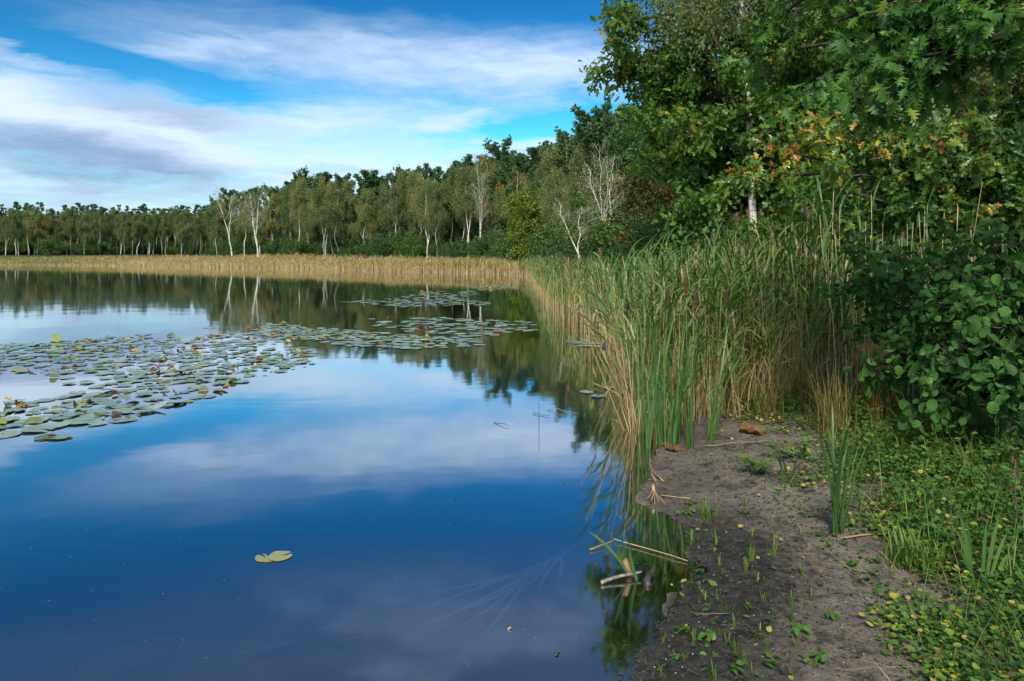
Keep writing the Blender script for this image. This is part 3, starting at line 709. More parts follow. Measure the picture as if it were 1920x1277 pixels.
def build_forests():
    g = rng_(41)
    # wood across the lake, far left
    nb = 0
    for px in np.arange(-110, 425, 7.0):
        Y = g.uniform(172, 200); k = f'birch{g.integers(8)}'
        plant_px(k, px + g.uniform(-4, 4), Y, g.uniform(389, 418), 'slender birch with a pale trunk in the wood beyond the far left shore', group='birches of the far left wood', wide=g.uniform(.75, 1.05))
    for px in np.arange(-120, 430, 8.6):
        Y = g.uniform(208, 222)
        plant_px(f'farpine{g.integers(3)}' if g.random() < .6 else f'spruce{g.integers(2)}', px + g.uniform(-4, 4), Y, g.uniform(376, 394) + .012 * max(px, 0), 'dark pine topping the skyline of the far left wood', group='pines of the far left wood', wide=g.uniform(.9, 1.25))
    for px in np.arange(-120, 450, 7.5):
        Y = g.uniform(206, 246)
        plant_px(f'broad{g.integers(3)}', px + g.uniform(-5, 5), Y, g.uniform(396, 432), 'bushy green tree deep inside the far left wood', group='trees inside the far left wood', wide=1.5)
    for px in np.arange(-115, 420, 15):
        Y = g.uniform(178, 204)
        plant_px(f'shrub{g.integers(3)}', px + g.uniform(-6, 6), Y, g.uniform(440, 470), 'green bush at the foot of the far left wood', cat='shrub', group='bushes under the far left wood', wide=1.2)
    plant_px('spruce0', 347, 150, 436, 'small conical spruce in front of the far left wood', cat='tree')
    # profile of the wood in the middle
    pxs = [395, 430, 500, 560, 640, 690, 760, 850, 940, 1010, 1060, 1110, 1170, 1230]
    top = [372, 360, 348, 330, 330, 324, 322, 306, 292, 296, 272, 232, 215, 200]
    dep = [118, 112, 105, 98, 92, 89, 85, 78, 70, 63, 55, 48, 40, 33]
    T = lambda x: np.interp(x, pxs, top); D = lambda x: np.interp(x, pxs, dep)
    for px in np.arange(405, 1090, 12.5):
        px += g.uniform(-5, 5); Y = D(px) + g.uniform(-5, 4)
        plant_px(f'birch{g.integers(8)}', px, Y, T(px) + g.uniform(4, 58), 'olive green birch with a white trunk behind the middle reeds', group='birches of the middle wood', wide=g.uniform(.7, .95))
    for px in np.arange(400, 1100, 17):
        px += g.uniform(-7, 7); Y = D(px) * 1.16 + g.uniform(0, 6)
        plant_px(f'pine{g.integers(4)}', px, Y, T(px) + g.uniform(-2, 22), 'dark pine rising behind the birches of the middle wood', group='pines of the middle wood', wide=g.uniform(.9, 1.15))
    for px in np.arange(400, 1110, 15):
        px += g.uniform(-8, 8); Y = D(px) * g.uniform(1.04, 1.35) + 4
        plant_px(f'broad{g.integers(3)}', px, Y, T(px) + g.uniform(26, 90), 'leafy tree deep inside the middle wood', group='trees inside the middle wood', wide=1.3)
    for px in np.arange(398, 1120, 17):
        px += g.uniform(-7, 7); Y = D(px) + g.uniform(-6, 3)
        plant_px(f'shrub{g.integers(3)}', px, Y, np.interp(px, [400, 700, 1100], [455, 442, 425]) + g.uniform(-16, 22), 'dark green bush at the foot of the middle wood', cat='shrub', group='bushes under the middle wood', wide=g.uniform(.9, 1.2))
    for px, Y, tp in ((520, 96, 432), (655, 86, 428), (1000, 58, 392), (960, 60, 420), (1040, 52, 400)):
        plant_px(f'spruce{g.integers(2)}', px, Y, tp, f'young spruce among the bushes of the middle wood', group='young spruces of the middle wood')
    # trees one can pick out
    plant_px('pine0', 937, 72, 280, 'tall pine standing highest above the middle of the wood', rz=.4)
    plant_px('pine2', 1108, 50, 220, 'broad dark pine left of the two tallest on the skyline beside the oak', rz=1.0, wide=1.15)
    plant_px('pine1', 1176, 44, 212, 'open pine on the skyline touching the big oak', rz=2.0, wide=1.0)
    for i, (px, Y, tp) in enumerate([(1035, 60, 276), (1062, 58, 262), (1012, 64, 286), (1140, 49, 224), (970, 68, 300), (870, 78, 300)]):
        plant_px(f'pine{(3, 0, 1, 2, 1, 3)[i]}', px, Y, tp, 'dark pine', group='pines of the middle wood', wide=1.2)
    plant_px('lime', 985, 57, 343, 'bright yellow green tree standing out from the dark wood', rz=.3, wide=.92)
    plant_px('birch_bare', 484, 93, 347, 'birch with spreading bare limbs at the left end of the middle wood', rz=0, wide=1.1)
    plant_px('birch_bare2', 436, 104, 350, 'sparse birch beside the lake at the left corner of the middle wood', rz=.2)
    plant_px('birch3', 608, 82, 350, 'forked white birch with a few orange leaves', rz=2.6, wide=.9)
    plant_px('birch_bare', 898, 68, 303, 'half bare birch with thin pale tops beside the tall pine', rz=2.2, wide=.6)
    plant_px('birch_bare', 1128, 40, 262, 'bare white birch with many rising limbs in front of the dark pine', rz=3.4, wide=.8)
    plant_px('birch_bare2', 1160, 38, 300, 'pale birch leaning left over the rusty tree', rz=.1, wide=1.3)
    plant_px('birch_bare2', 1098, 33, 368, 'small dead white birch leaning left above the reeds', rz=0, wide=1.5)
    plant_px('rust', 1225, 27, 305, 'rusty brown leafed tree beneath the big oak', rz=0, wide=1.15)
    plant_px('rust', 1290, 24, 325, 'low rusty green tree above the reed tops', rz=1.7, wide=1.1)
    plant_px('broad1', 1178, 47, 288, 'dark leafy tree closing the gap behind the bare white birch', wide=1.3)
    plant_px('broad2', 1235, 40, 300, 'dark leafy tree behind the rusty tree', wide=1.2)
    plant_px('shrub1', 1150, 36, 395, 'dark bush behind the feet of the bare white birch', cat='shrub', wide=1.3)
    # right bank
    for i, (px, Y, tp) in enumerate([(1235, 36, 170), (1300, 32, 60), (1395, 30, -30), (1480, 28, -60), (1600, 27, -120), (1720, 29, -160), (1840, 26, -200), (1960, 24, -260), (2100, 22, -300), (2250, 20, -300)]):
        plant_px(f'broad{i % 3}', px, Y, tp, 'tall leafy tree filling the wood behind the big oak', group='leafy trees of the right bank wood', wide=.9)
    for i, (px, Y, tp) in enumerate([(1270, 40, 120), (1420, 38, -60), (1560, 22, -30), (1660, 34, -150), (1890, 31, -230), (2050, 30, -280)]):
        plant_px(f'pine{i % 4}', px, Y, tp, 'pine with a reddish trunk deep in the right bank wood', group='pines of the right bank wood')
    for i, (px, Y, tp, lb) in enumerate([(1402, 15.4, -320, 'white birch trunk leaning left below the big oak'), (1410, 23, 110, 'second thin birch right of the leaning one below the oak'),
            (1792, 15, -260, 'white birch with a bright trunk behind the turning oak'), (1846, 19, -220, 'thin birch right of the bright birch trunk'),
            (1690, 25, -160, 'birch half hidden by the turning oak leaves'), (1930, 9.5, -600, 'birch with a black and white trunk at the right edge')]):
        plant_px(('nearbirch0', 'nearbirch1', 'nearbirch1', 'birch7', 'birch4', 'nearbirch0')[i], px, Y, tp, lb, rz=[0, 1, .5, 2, 3, 1][i], wide=[1.0, 1, 1.5, 1.2, 1, 1.2][i])
    for i, (px, Y, tp) in enumerate([(1240, 21, 392), (1330, 19, 372), (1420, 17.5, 350), (1500, 16, 340), (1590, 15, 350), (1680, 14, 380), (1770, 13, 400), (1860, 12, 400), (1960, 11, 380), (1560, 20, 300), (1700, 19, 290), (1830, 17, 300), (1460, 24, 300), (1930, 15, 260), (1408, 14.6, 372)]):
        plant_px(f'shrub{i % 3}', px, Y, tp, 'dark bush filling the wood edge behind the reeds', cat='shrub', group='bushes along the right bank wood', wide=.9)
build_forests()
def name_by_landmark(group, what, marks):
    ords = 'first second third fourth fifth sixth seventh eighth ninth tenth'.split(); seen = {}
    items = []
    for px, o in LINEUP.get(group, []):
        m = min(marks, key=lambda q: abs(q[0] - px)); items.append((abs(px - m[0]), px < m[0], m[1], o))
    for d, left, m, o in sorted(items, key=lambda q: q[0]):
        n = seen[(left, m)] = seen.get((left, m), -1) + 1
        o['label'] = f"{what}, {ords[min(n, 9)]} to the {'left' if left else 'right'} of the {m}"
MARKS = [(484, 'bare limbed birch'), (608, 'forked white birch'), (898, 'half bare pale birch'), (985, 'yellow green tree'), (1098, 'small dead leaning birch'), (436, 'sparse corner birch')]
name_by_landmark('birches of the middle wood', 'olive green birch', MARKS)
name_by_landmark('bushes under the middle wood', 'dark green bush', MARKS)
name_by_landmark('pines of the middle wood', 'dark pine', MARKS + [(937, 'tallest skyline pine')])

# ---- guided trees: limbs led to where they are seen
def guided_tree(name, seed, trunk, targets, label, leafmat, tpl, lsize, nleaf, k2=6, k3=5, lf2=.42, lf3=.45, spread=.1, droop=.5, tint=(.45, .2), tfun=None, r0=.2, bark='bark', upn=.8, cat='tree', clump=6, flat=.6, s02=.25):
    rng = rng_(seed); base = np.asarray(trunk[0], float); root = thing(name, tuple(base), label, cat)
    T = np.array(trunk, float) - base; P = []
    for a, b in zip(T[:-1], T[1:]): P.append(a + (b - a) * np.linspace(0, 1, 5)[:-1, None])
    P = np.concatenate(P + [T[-1:]]); P[1:-1] += rng.normal(0, .02, P[1:-1].shape) * r0 * 4
    r = np.linspace(r0, r0 * .25, len(P)); tr = MB(); tr.add(*tube(P, r, 9)); tr.build('trunk', M[bark], root)
    b1 = []; b2 = []; b3 = []
    for tg in targets:
        e = np.asarray(tg[:3], float) - base; j = int(np.clip(np.interp(e[2] - tg[3], P[:, 2], np.arange(len(P))), 1, len(P) - 1)) if len(tg) > 3 else len(P) - 1
        b1.append(limb(rng, P[j], e, r[j] * .5, .012, 10, .07, up=.12))
    for Q, rr_ in b1: b2 += subs(rng, Q, rr_, k2, lf2, .8, .05, max(.3, s02), 6, .09, flat)
    for Q, rr_ in b2: b3 += subs(rng, Q, rr_, k3, lf3, .8, 0.0, .2, 4, .08, flat)
    lm = MB(); add_tubes(lm, b1, 6); add_tubes(lm, b2, 4); add_tubes(lm, b3, 3); tag(lm.build('branches', M[bark], root), kind='stuff')
    fol = MB()
    tf = (lambda p: tfun(p + base)) if tfun else None
    leaf_cloud(fol, rng, b3 + b2, nleaf, lsize, tpl, spread, droop, tint, .15, upn, tf, clump)
    return root, fol, b2 + b3, rng, base

# the big oak that overhangs the water
TY = 16.0
oak_t = [atY(*p) for p in [(1135, 85, 15.5), (1180, 40, 16), (1240, 110, 15.5), (1215, 175, 16), (1290, 20, 17), (1250, 240, 15), (1300, 140, 15.2), (1235, 320, 15.5), (1330, 250, 14.8),
    (1290, 385, 15.2), (1380, 90, 15.5), (1400, 180, 14.6), (1390, 320, 14.8), (1440, 20, 16.5), (1470, 240, 14.5), (1360, -60, 17), (1480, -80, 17), (1540, 60, 15), (1560, 160, 15), (1600, -40, 17), (1640, 120, 16), (1700, 20, 17), (1500, 330, 15), (1200, 300, 17), (1340, 300, 18), (1430, 120, 19)]]
base = np.array([6.6, 17.2, 0]); base[2] = gz(base[0], base[1])
root, fol, _, rng, b0 = guided_tree('oak_tree', 501, [base, base + [-.1, -.1, 3], base + [-.3, -.1, 6], base + [-.2, 0, 9]],
    [(*p, 1.2) for p in oak_t], 'big green oak overhanging the lake from the right', 'leaf_oak', OAK_MID, .155, 25000, 8, 5, .4, .45, .12, .45, (.48, .2), lambda p: .10 * np.sin(p[:, 0] * 2.1) * np.sin(p[:, 2] * 1.7), .26)
fol.build('crown', M['leaf_oak'], root, False)

# turning oak, yellow and orange at its outer sprays
mt = [atY(*p) for p in [(1470, 330, 10), (1500, 290, 9.6), (1540, 240, 9.8), (1560, 330, 9.3), (1490, 370, 10), (1620, 250, 9.4), (1630, 300, 9), (1600, 360, 9), (1680, 225, 9.6), (1700, 290, 8.8), (1660, 390, 9),
    (1760, 330, 9), (1840, 310, 9), (1780, 400, 9.2), (1880, 260, 9.5), (1890, 360, 9.3), (1720, 370, 9.6), (1560, 400, 10.2), (1860, 200, 10), (1905, 150, 10), (1915, 70, 10.5)]]
base = np.array([8.4, 10.6, 0]); base[2] = gz(base[0], base[1])
def turn(p):
    u = HX + p[:, 0] / p[:, 1] * F; v = HY - (p[:, 2] - CH) / p[:, 1] * F
    lump = fbm(p[:, 0] * 1.5 + 3, p[:, 2] * 1.9 + 7, 3)
    outer = np.clip((9.9 - p[:, 0] * 1.35 - 0.0) / 6, 0, 1)
    return np.clip( .37 * outer * np.clip((p[:, 2] - 2.6) * 1.3, 0, 1) + lump * .55 - .06, -.3, .5)
root, fol, _, rng, b0 = guided_tree('turning_oak', 511, [base, base + [-.2, -.1, 1.6], base + [-.4, -.2, 3.2], base + [-.4, -.2, 5.0]],
    [(*p, .5) for p in mt], 'young oak turning yellow and orange above the reeds', 'leaf_maple', OAK_MID, .125, 9500, 7, 5, .36, .45, .07, .35, (.40, .16), turn, .13)
fol.build('crown', M['leaf_maple'], root, False)

# dark oak whose sprays hang into the top right corner
ht = [atY(*p) for p in [(1475, 20, 4.9), (1500, 90, 4.8), (1530, 150, 4.6), (1570, 40, 4.7), (1600, 130, 4.6), (1560, 110, 4.7), (1640, 20, 4.6), (1650, 120, 4.5), (1700, 110, 4.5), (1740, 40, 4.6), (1745, 120, 4.4), (1690, -40, 4.8),
    (1600, -40, 5.0), (1500, -50, 5.2), (1930, 120, 4.4), (1880, -40, 4.7), (1450, -40, 5.2)]]
base = np.array([5.6, 4.4, 0]); base[2] = gz(base[0], base[1])
root, fol, brs, rng, b0 = guided_tree('dark_oak', 521, [base, base + [-.1, 0, 2.2], base + [-.3, 0, 4.0], base + [-.4, .1, 7.5]],
    [(*p, -.5) for p in ht], 'dark oak whose large lobed leaves hang into the top right corner', 'leaf_redoak', OAK_NEAR, .115, 3000, 7, 4, .24, .4, .04, .8, (.42, .18), None, .12, 'twig_dark', .4, clump=5, flat=.7, s02=.58)
tag(fol.build('foliage', M['leaf_redoak'], root, False), kind='stuff')
lm = MB(); lm.add(OAK_NEAR[0], OAK_NEAR[1], .45); lme = lm.mesh('leaf', M['leaf_redoak'])
def single_leaves(root, brs, rng, n, size, me, droop, spread, upn, keep=None):
    from mathutils import Matrix
    pos, d = along(rng, brs, n * 4, .3)
    pos = pos + rng.normal(0, spread, pos.shape)
    if keep is not None:
        k = np.nonzero(keep(pos))[0][:n]; pos = pos[k]; d = d[k]
    else: pos = pos[:n]; d = d[:n]
    m = len(pos); fw = d * .5 + rdir(rng, m) * .55 - np.array([0, 0, droop]); nr = rdir(rng, m) * .7 + np.array([0, -.3, upn])
    Rm = frames(fw, nr); sz = size * rng.uniform(.55, 1.3, m)
    for i in range(m):
        o = bpy.data.objects.new('leaf', me[i % len(me)] if isinstance(me, list) else me); COL.objects.link(o); o.parent = root
        mm = Matrix.Identity(4)
        for a in range(3):
            for b in range(3): mm[a][b] = Rm[i, a, b] * sz[i]
            mm[a][3] = pos[i, a]
        o.matrix_local = mm
def infront(b0):
    def f(p):
        q = p + b0; u = HX + q[:, 0] / q[:, 1] * F; v = HY - (q[:, 2] - CH) / q[:, 1] * F
        return (u > 1380) & (u < 1915) & (v > 5) & (v < 850)
    return f
single_leaves(root, brs, rng, 290, .13, lme, .95, .03, .4, infront(b0))

# alder bush at the right
at_ = [atY(*p) for p in [(1600, 610, 6.8), (1610, 540, 7.2), (1650, 460, 7.4), (1640, 680, 6.3), (1640, 560, 6.6), (1620, 500, 7.0), (1680, 520, 6.4), (1730, 480, 6.6), (1700, 590, 6.0), (1760, 560, 5.8), (1690, 660, 5.9), (1750, 640, 5.4), (1800, 520, 5.8), (1820, 600, 5.2), (1790, 690, 5.2),
    (1850, 660, 5.0), (1870, 560, 5.2), (1900, 500, 5.4), (1890, 610, 4.9), (1840, 740, 5.0), (1900, 700, 4.8), (1770, 740, 5.3), (1930, 560, 5), (1950, 660, 4.9), (1860, 450, 6.2), (1790, 460, 6.6), (1910, 770, 4.8), (1730, 700, 5.6)]]
base = np.array([4.5, 6.3, 0]); base[2] = gz(base[0], base[1])
root, fol, brs, rng, b0 = guided_tree('alder_bush', 531, [base, base + [0, 0, .2], base + [.02, .02, .45]],
    [tuple(p) for p in at_], 'alder bush with round ribbed green leaves at the right', 'leaf_alder', ALDER, .075, 4600, 7, 4, .36, .45, .07, .55, (.45, .2), None, .05, 'bark', .6, 'bush', 4, .8)
tag(fol.build('foliage', M['leaf_alder'], root, False), kind='stuff')
ame = []
for q in range(5):
    sh = [(0, .02, 0), (.08, .20, .0), (.22, .34, .02), (.36, .38, .06), (.5, .42, .04), (.64, .40, .08), (.78, .34, .05), (.9, .2, .06), (1.0, .03, 0)]
    V, Fq = leaf_template([(a, b * (1 - .12 * q * (a > .5)) * (1, .9, 1.05, .82, .95)[q], c) for a, b, c in sh], (.12, .3, .22, .4, .05)[q], (.15, .5, .3, .7, -.1)[q])
    V[:, 2] += .05 * np.sin(V[:, 0] * 9 + q * 2) * np.sin(V[:, 1] * 7 + q); V[:, 0] += .06 * np.sin(q * 2.1) * V[:, 1] ** 2
    lm = MB(); lm.add(V, Fq, .5); ame.append(lm.mesh('leaf', M['leaf_alder']))
def front_alder(p):
    q = p + b0; return infront(b0)(p) & (q[:, 1] < 6.0)
single_leaves(root, brs, rng, 290, .080, ame, .6, .05, .45, front_alder)

# ------------------------------------------------------------------ reeds
def reed_edge(n, rng, Y0, Y1, w0, w1, poly=None): pass
def bed_points(rng, n, box, cond):
    P = np.zeros((0, 2))
    while len(P) < n:
        q = np.stack([rng.uniform(box[0], box[1], n * 2), rng.uniform(box[2], box[3], n * 2)], -1)
        P = np.concatenate([P, q[cond(q[:, 0], q[:, 1])]])
    return P[:n]
def reed_mass(name, rng, P, H, label, leaf_n=6, lw=.022, ll=.42, tl=.35, ts=.55, sr=.0035, seg=4, green=None, plume=0):
    """a stand of reeds joined as one mass"""
    N = len(P); z = ground_z(P[:, 0], P[:, 1]); base = np.column_stack([P, np.maximum(z, -.4) - .05])
    h = H * rng.uniform(.62, 1.08, N); az = rng.uniform(0, 2 * pi, N); tilt = np.abs(rng.normal(0, .09, N))
    top = base + np.column_stack([np.cos(az) * tilt * h, np.sin(az) * tilt * h, h])
    st = MB(); V, Fq, k = stems(base, top, sr, sr * .5, None, 3)
    st.add(V, Fq, np.repeat(np.clip(rng.normal(ts, .25, N), 0, 1), k), 0)
    dry = np.clip(rng.normal(tl, .2, N) + (green(P) if green is not None else 0), 0, 1)
    for j in range(leaf_n):
        s = rng.uniform(.3, 1.0, N); b = base + (top - base) * s[:, None]
        a = rng.normal(-.35, 1.5, N)
        low = np.clip(.6 - s, 0, 1) * 1.1
        V, Fq, k = ribbons(b, a, ll * rng.uniform(.6, 1.2, N), rng.uniform(.15, .5, N), rng.uniform(.7, 2.3, N), lw * rng.uniform(.6, 1.15, N), seg, 1.3, 'blade', 0, rng.uniform(-.7, .7, N))
        st.add(V, Fq, np.repeat(np.clip(dry + low + rng.normal(0, .1, N), 0, 1), k), 1)
    if plume:
        i = rng.random(N) < plume; b = top[i]; n = int(i.sum())
        for j in range(5):
            V, Fq, k = ribbons(b, rng.uniform(0, 6.28, n), rng.uniform(.12, .26, n), rng.uniform(0, .3, n), rng.uniform(.4, 1.2, n), rng.uniform(.015, .035, n), 3, 1, 'strap')
            st.add(V, Fq, .5, 2)
    return tag(st.build(name, [M['reed_straw'], M['reed_leaf'], M['plume']], None, False), label, 'reeds', None, 'stuff')

def build_reeds():
    rng = rng_(900)
    # golden belt along the far shore
    belt = [(np.array(shore_pt(*a)), np.array(shore_pt(*b))) for a, b in zip([(x, y) for x, y in ((-200, 495.5), (0, 497), (150, 498), (300, 500), (400, 501.3), (500, 503), (600, 505.5), (700, 508), (820, 511), (900, 513), (950, 514.5), (1003, 520))],
        [(0, 497), (150, 498), (300, 500), (400, 501.3), (500, 503), (600, 505.5), (700, 508), (820, 511), (900, 513), (950, 514.5), (1003, 520), (1015, 530)])]
    wts = np.array([11, 10, 9, 7, 7, 7, 7, 8, 6, 4, 4, 3], float); P = []
    for (a, b), w in zip(belt, wts):
        n = int(1500 * w / 7); u = rng.random(n)[:, None]; q = a + (b - a) * u; nrm = np.array([-(b - a)[1], (b - a)[0]]); nrm = nrm / np.linalg.norm(nrm)
        if nrm[1] < 0: nrm = -nrm
        dep = rng.random(n) ** 1.5 * (14 if a[0] < -25 else 7)
        P.append(q + nrm * (dep - .3)[:, None])
    P = np.concatenate(P)
    u = HX + P[:, 0] / P[:, 1] * F
    hh = np.interp(u, [-200, 60, 180, 300, 420, 560, 800, 950, 1010], [.4, .42, .55, .82, .9, .98, 1.05, 1.05, 1.15]) * (1 + .7 * fbm(P[:, 0] * .35, P[:, 1] * .35, 4))
    gr = lambda p: np.interp(HX + p[:, 0] / p[:, 1] * F, [0, 150, 330, 380, 600, 900, 1010], [.28, .42, .62, .66, .60, .52, .25]) + .5 * fbm(p[:, 0] * .3 + 9, p[:, 1] * .1, 3)
    reed_mass('far_reed_belt', rng, P, hh, 'belt of golden reeds along the far shore', 4, .05, .5, .45, .62, .012, 3, gr, .4)
    # stand on the right shore, running away from the viewer
    c = lambda x, y: (shore(x, y) > -.55) & (shore(x, y) < np.interp(y, [7, 12, 30, 60], [4.5, 5, 6, 7])) & (x > .6)
    P = bed_points(rng, 5200, (.5, 11, 13.5, 62), c)
    lean = lambda p: np.clip(-shore(p[:, 0], p[:, 1]) * .3, -.1, .25) + .7 * fbm(p[:, 0] * .5, p[:, 1] * .2, 3)
    reed_mass('receding_reeds', rng, P, np.interp(P[:, 1], [13, 20, 60], [1.6, 1.5, 1.42]), 'green and golden reeds receding along the right shore', 8, .032, .48, .30, .55, .006, 3, lean, .10)
    # thicket of the near stand
    c2 = lambda x, y: (shore(x, y) > -.35) & (shore(x, y) < 4.6) & (y > 6.9 + .35 * (x - 1.5)) & (x > .9)
    P = bed_points(rng, 1250, (.8, 6.5, 6.6, 14), c2)
    reed_mass('reed_thicket', rng, P, np.interp(P[:, 1], [6.6, 9, 14], [1.35, 1.62, 1.7]) * np.interp(P[:, 0] / P[:, 1], [.1, .2, .3, .42], [.86, .95, 1.0, 1.08]), 'dense reeds behind the bare bank', 9, .028, .48, .21, .5, .0036, 4, lambda p: .5 * fbm(p[:, 0] * .8, p[:, 1] * .8, 3), .15)
    # old broken stalks, straw coloured, between the living stems
    P = bed_points(rng, 3200, (.8, 6.5, 6.4, 13), c2); N = len(P); z = ground_z(P[:, 0], P[:, 1]); base = np.column_stack([P, z - .03])
    h = rng.uniform(.35, 1.25, N); a = rng.uniform(0, 6.28, N); tl = np.abs(rng.normal(0, .28, N)); mb = MB()
    V, Fq, k = stems(base, base + np.column_stack([np.cos(a) * tl * h, np.sin(a) * tl * h, h]), .004, .003, None, 2); mb.add(V, Fq, np.repeat(rng.uniform(.2, 1, N), k))
    V, Fq, k = ribbons(base, a, rng.uniform(.3, .9, N), np.abs(rng.normal(.1, .2, N)), rng.uniform(.4, 2.2, N), .014, 5, 1.6); mb.add(V, Fq, np.repeat(rng.uniform(.1, .9, N), k))
    tag(mb.build('old_reed_straw', M['reed_straw'], None, False), 'brown dead stalks and leaves between the near reeds', 'reeds', None, 'stuff')
    # single reeds: stem, leaves and, on some, a plume
    lmes = []
    for i in range(7):
        mb = MB(); V, Fq, k = ribbons([(0, 0, 0)], 0, rng.uniform(.42, .66), rng.uniform(.3, .7), rng.uniform(.8, 2.2), rng.uniform(.028, .044), 7, 1.4, 'blade', .15, rng.uniform(-.4, .4)); mb.add(V, Fq, [.10, .18, .26, .34, .46, .70, .14][i]); lmes.append(mb.mesh('leaf', M['reed_leaf'], True))
    protos = []
    for i in range(8):
        H = rng.uniform(1.75, 2.3); root = thing('reed', (0, 0, 0), 'x', 'reed'); az = rng.uniform(0, 6.28); tip = np.array([cos(az) * .13, sin(az) * .13, H])
        Pp, r = limb(rng, (0, 0, -.06), tip, .0048, .002, 7, .02); mb = MB(); mb.add(*tube(Pp, r, 5), [.3, .45, .6, .8][i % 4]); mb.build('stem', M['reed_straw'], root)
        nl = rng.integers(7, 10)
        for j in range(nl):
            s = .42 + .57 * j / (nl - 1); x = s * 6; q = min(int(x), 5); p = Pp[q] + (Pp[q + 1] - Pp[q]) * (x - q)
            o = obj('leaf', lmes[rng.integers(7)], root, tuple(p)); o.rotation_euler = (0, 0, (az + (j % 2) * pi) * .5 + rng.normal(-.3, .8)); sc_ = rng.uniform(.75, 1.15) * (.8 + .25 * s); o.scale = (sc_,) * 3
        if i in (1, 5):
            mb = MB(); n = 46; V, Fq, k = ribbons(Pp[-1] - np.array([0, 0, .02]) + rng.uniform(0, .16, (n, 1)) * [0, 0, 1], rng.uniform(0, 6.28, n), rng.uniform(.05, .13, n), rng.uniform(.1, .5, n), rng.uniform(.4, 1.5, n), .007, 3, 1); mb.add(V, Fq); mb.build('plume', M['plume'], root, False)
        protos.append(root)
    spots = bed_points(rng, 290, (1.0, 6.4, 6.9, 11.5), lambda x, y: (shore(x, y) > -.3) & (shore(x, y) < 4.2) & (y > 7.0 + .35 * (x - 1.5)))
    used = set()
    for i, (x, y) in enumerate(spots):
        k = i % 8; o = protos[k] if k not in used else copy_tree(protos[k]); kids(protos[k]); used.add(k)
        o.location = (x, y, gz(x, y)); o.rotation_euler = (rng.normal(0, .06), rng.normal(0, .06), rng.uniform(0, 6.28)); s = rng.uniform(.62, 1.2) * np.interp(x / y, [.12, .22, .3, .42], [.72, .80, .86, .95]); o.scale = (s,) * 3
        tag(o, 'green reed with a brown plume standing in the stand on the right bank' if k in (1, 5) else 'leafy green reed standing in the stand on the right bank', 'reed', 'plumed reeds of the near stand' if k in (1, 5) else 'leafy reeds of the near stand')
    # reeds of the corner that lean out over the water
    for i, (px, py, tl, s) in enumerate([(1178, 792, -.20, .72), (1190, 778, -.12, .80), (1168, 748, -.28, .74), (1196, 806, -.08, .70), (1182, 728, -.22, .84), (1160, 712, -.16, .78), (1204, 760, -.10, .86), (1150, 690, -.25, .80), (1172, 770, -.32, .66), (1188, 742, -.18, .9), (1140, 668, -.12, .82)]):
        o = copy_tree(protos[i % 8]); p = at(px, py); o.location = (p[0], p[1], -.05); o.rotation_euler = (rng.normal(0, .08), tl, rng.uniform(-.4, .4)); o.scale = (s,) * 3
        tag(o, 'reed at the corner of the stand leaning out over the water', 'reed', 'reeds leaning over the water')
    # bare grey stalks in front of the dark bushes
    used = False
    for i in range(34):
        px = rng.uniform(1560, 1915); Y = rng.uniform(6.2, 8.6); tp = rng.uniform(370, 520); x = (px - HX) / F * Y; z0 = gz(x, Y); H = CH - (tp - HY) / F * Y - z0
        if i == 0:
            mb = MB(); Pp, r = limb(rng, (0, 0, -.1), (.1, 0, 1), .0042, .002, 6, .02); mb.add(*tube(Pp, r, 5), .85); pr = mb.build('dry_stalk', M['reed_straw']); o = pr
        else: o = pr.copy(); COL.objects.link(o)
        o.location = (x, Y, z0); o.scale = (1, 1, H); o.rotation_euler = (0, rng.normal(0, .05), rng.uniform(0, 6.28))
        tag(o, 'tall bare grey reed stalk rising in front of the dark bushes', 'reed stalk', 'bare stalks before the right bushes')
    o = pr.copy(); COL.objects.link(o); p = atY(1752, 520, 6.2); o.location = (p[0] - .05, p[1], gz(p[0], p[1])); o.scale = (1.2, 1.2, 2.35); o.rotation_euler = (0, R(9), 0)
    if 'group' in o: del o['group']
    tag(o, 'longest bare stalk, slanting right across the turning oak leaves', 'reed stalk')
build_reeds()

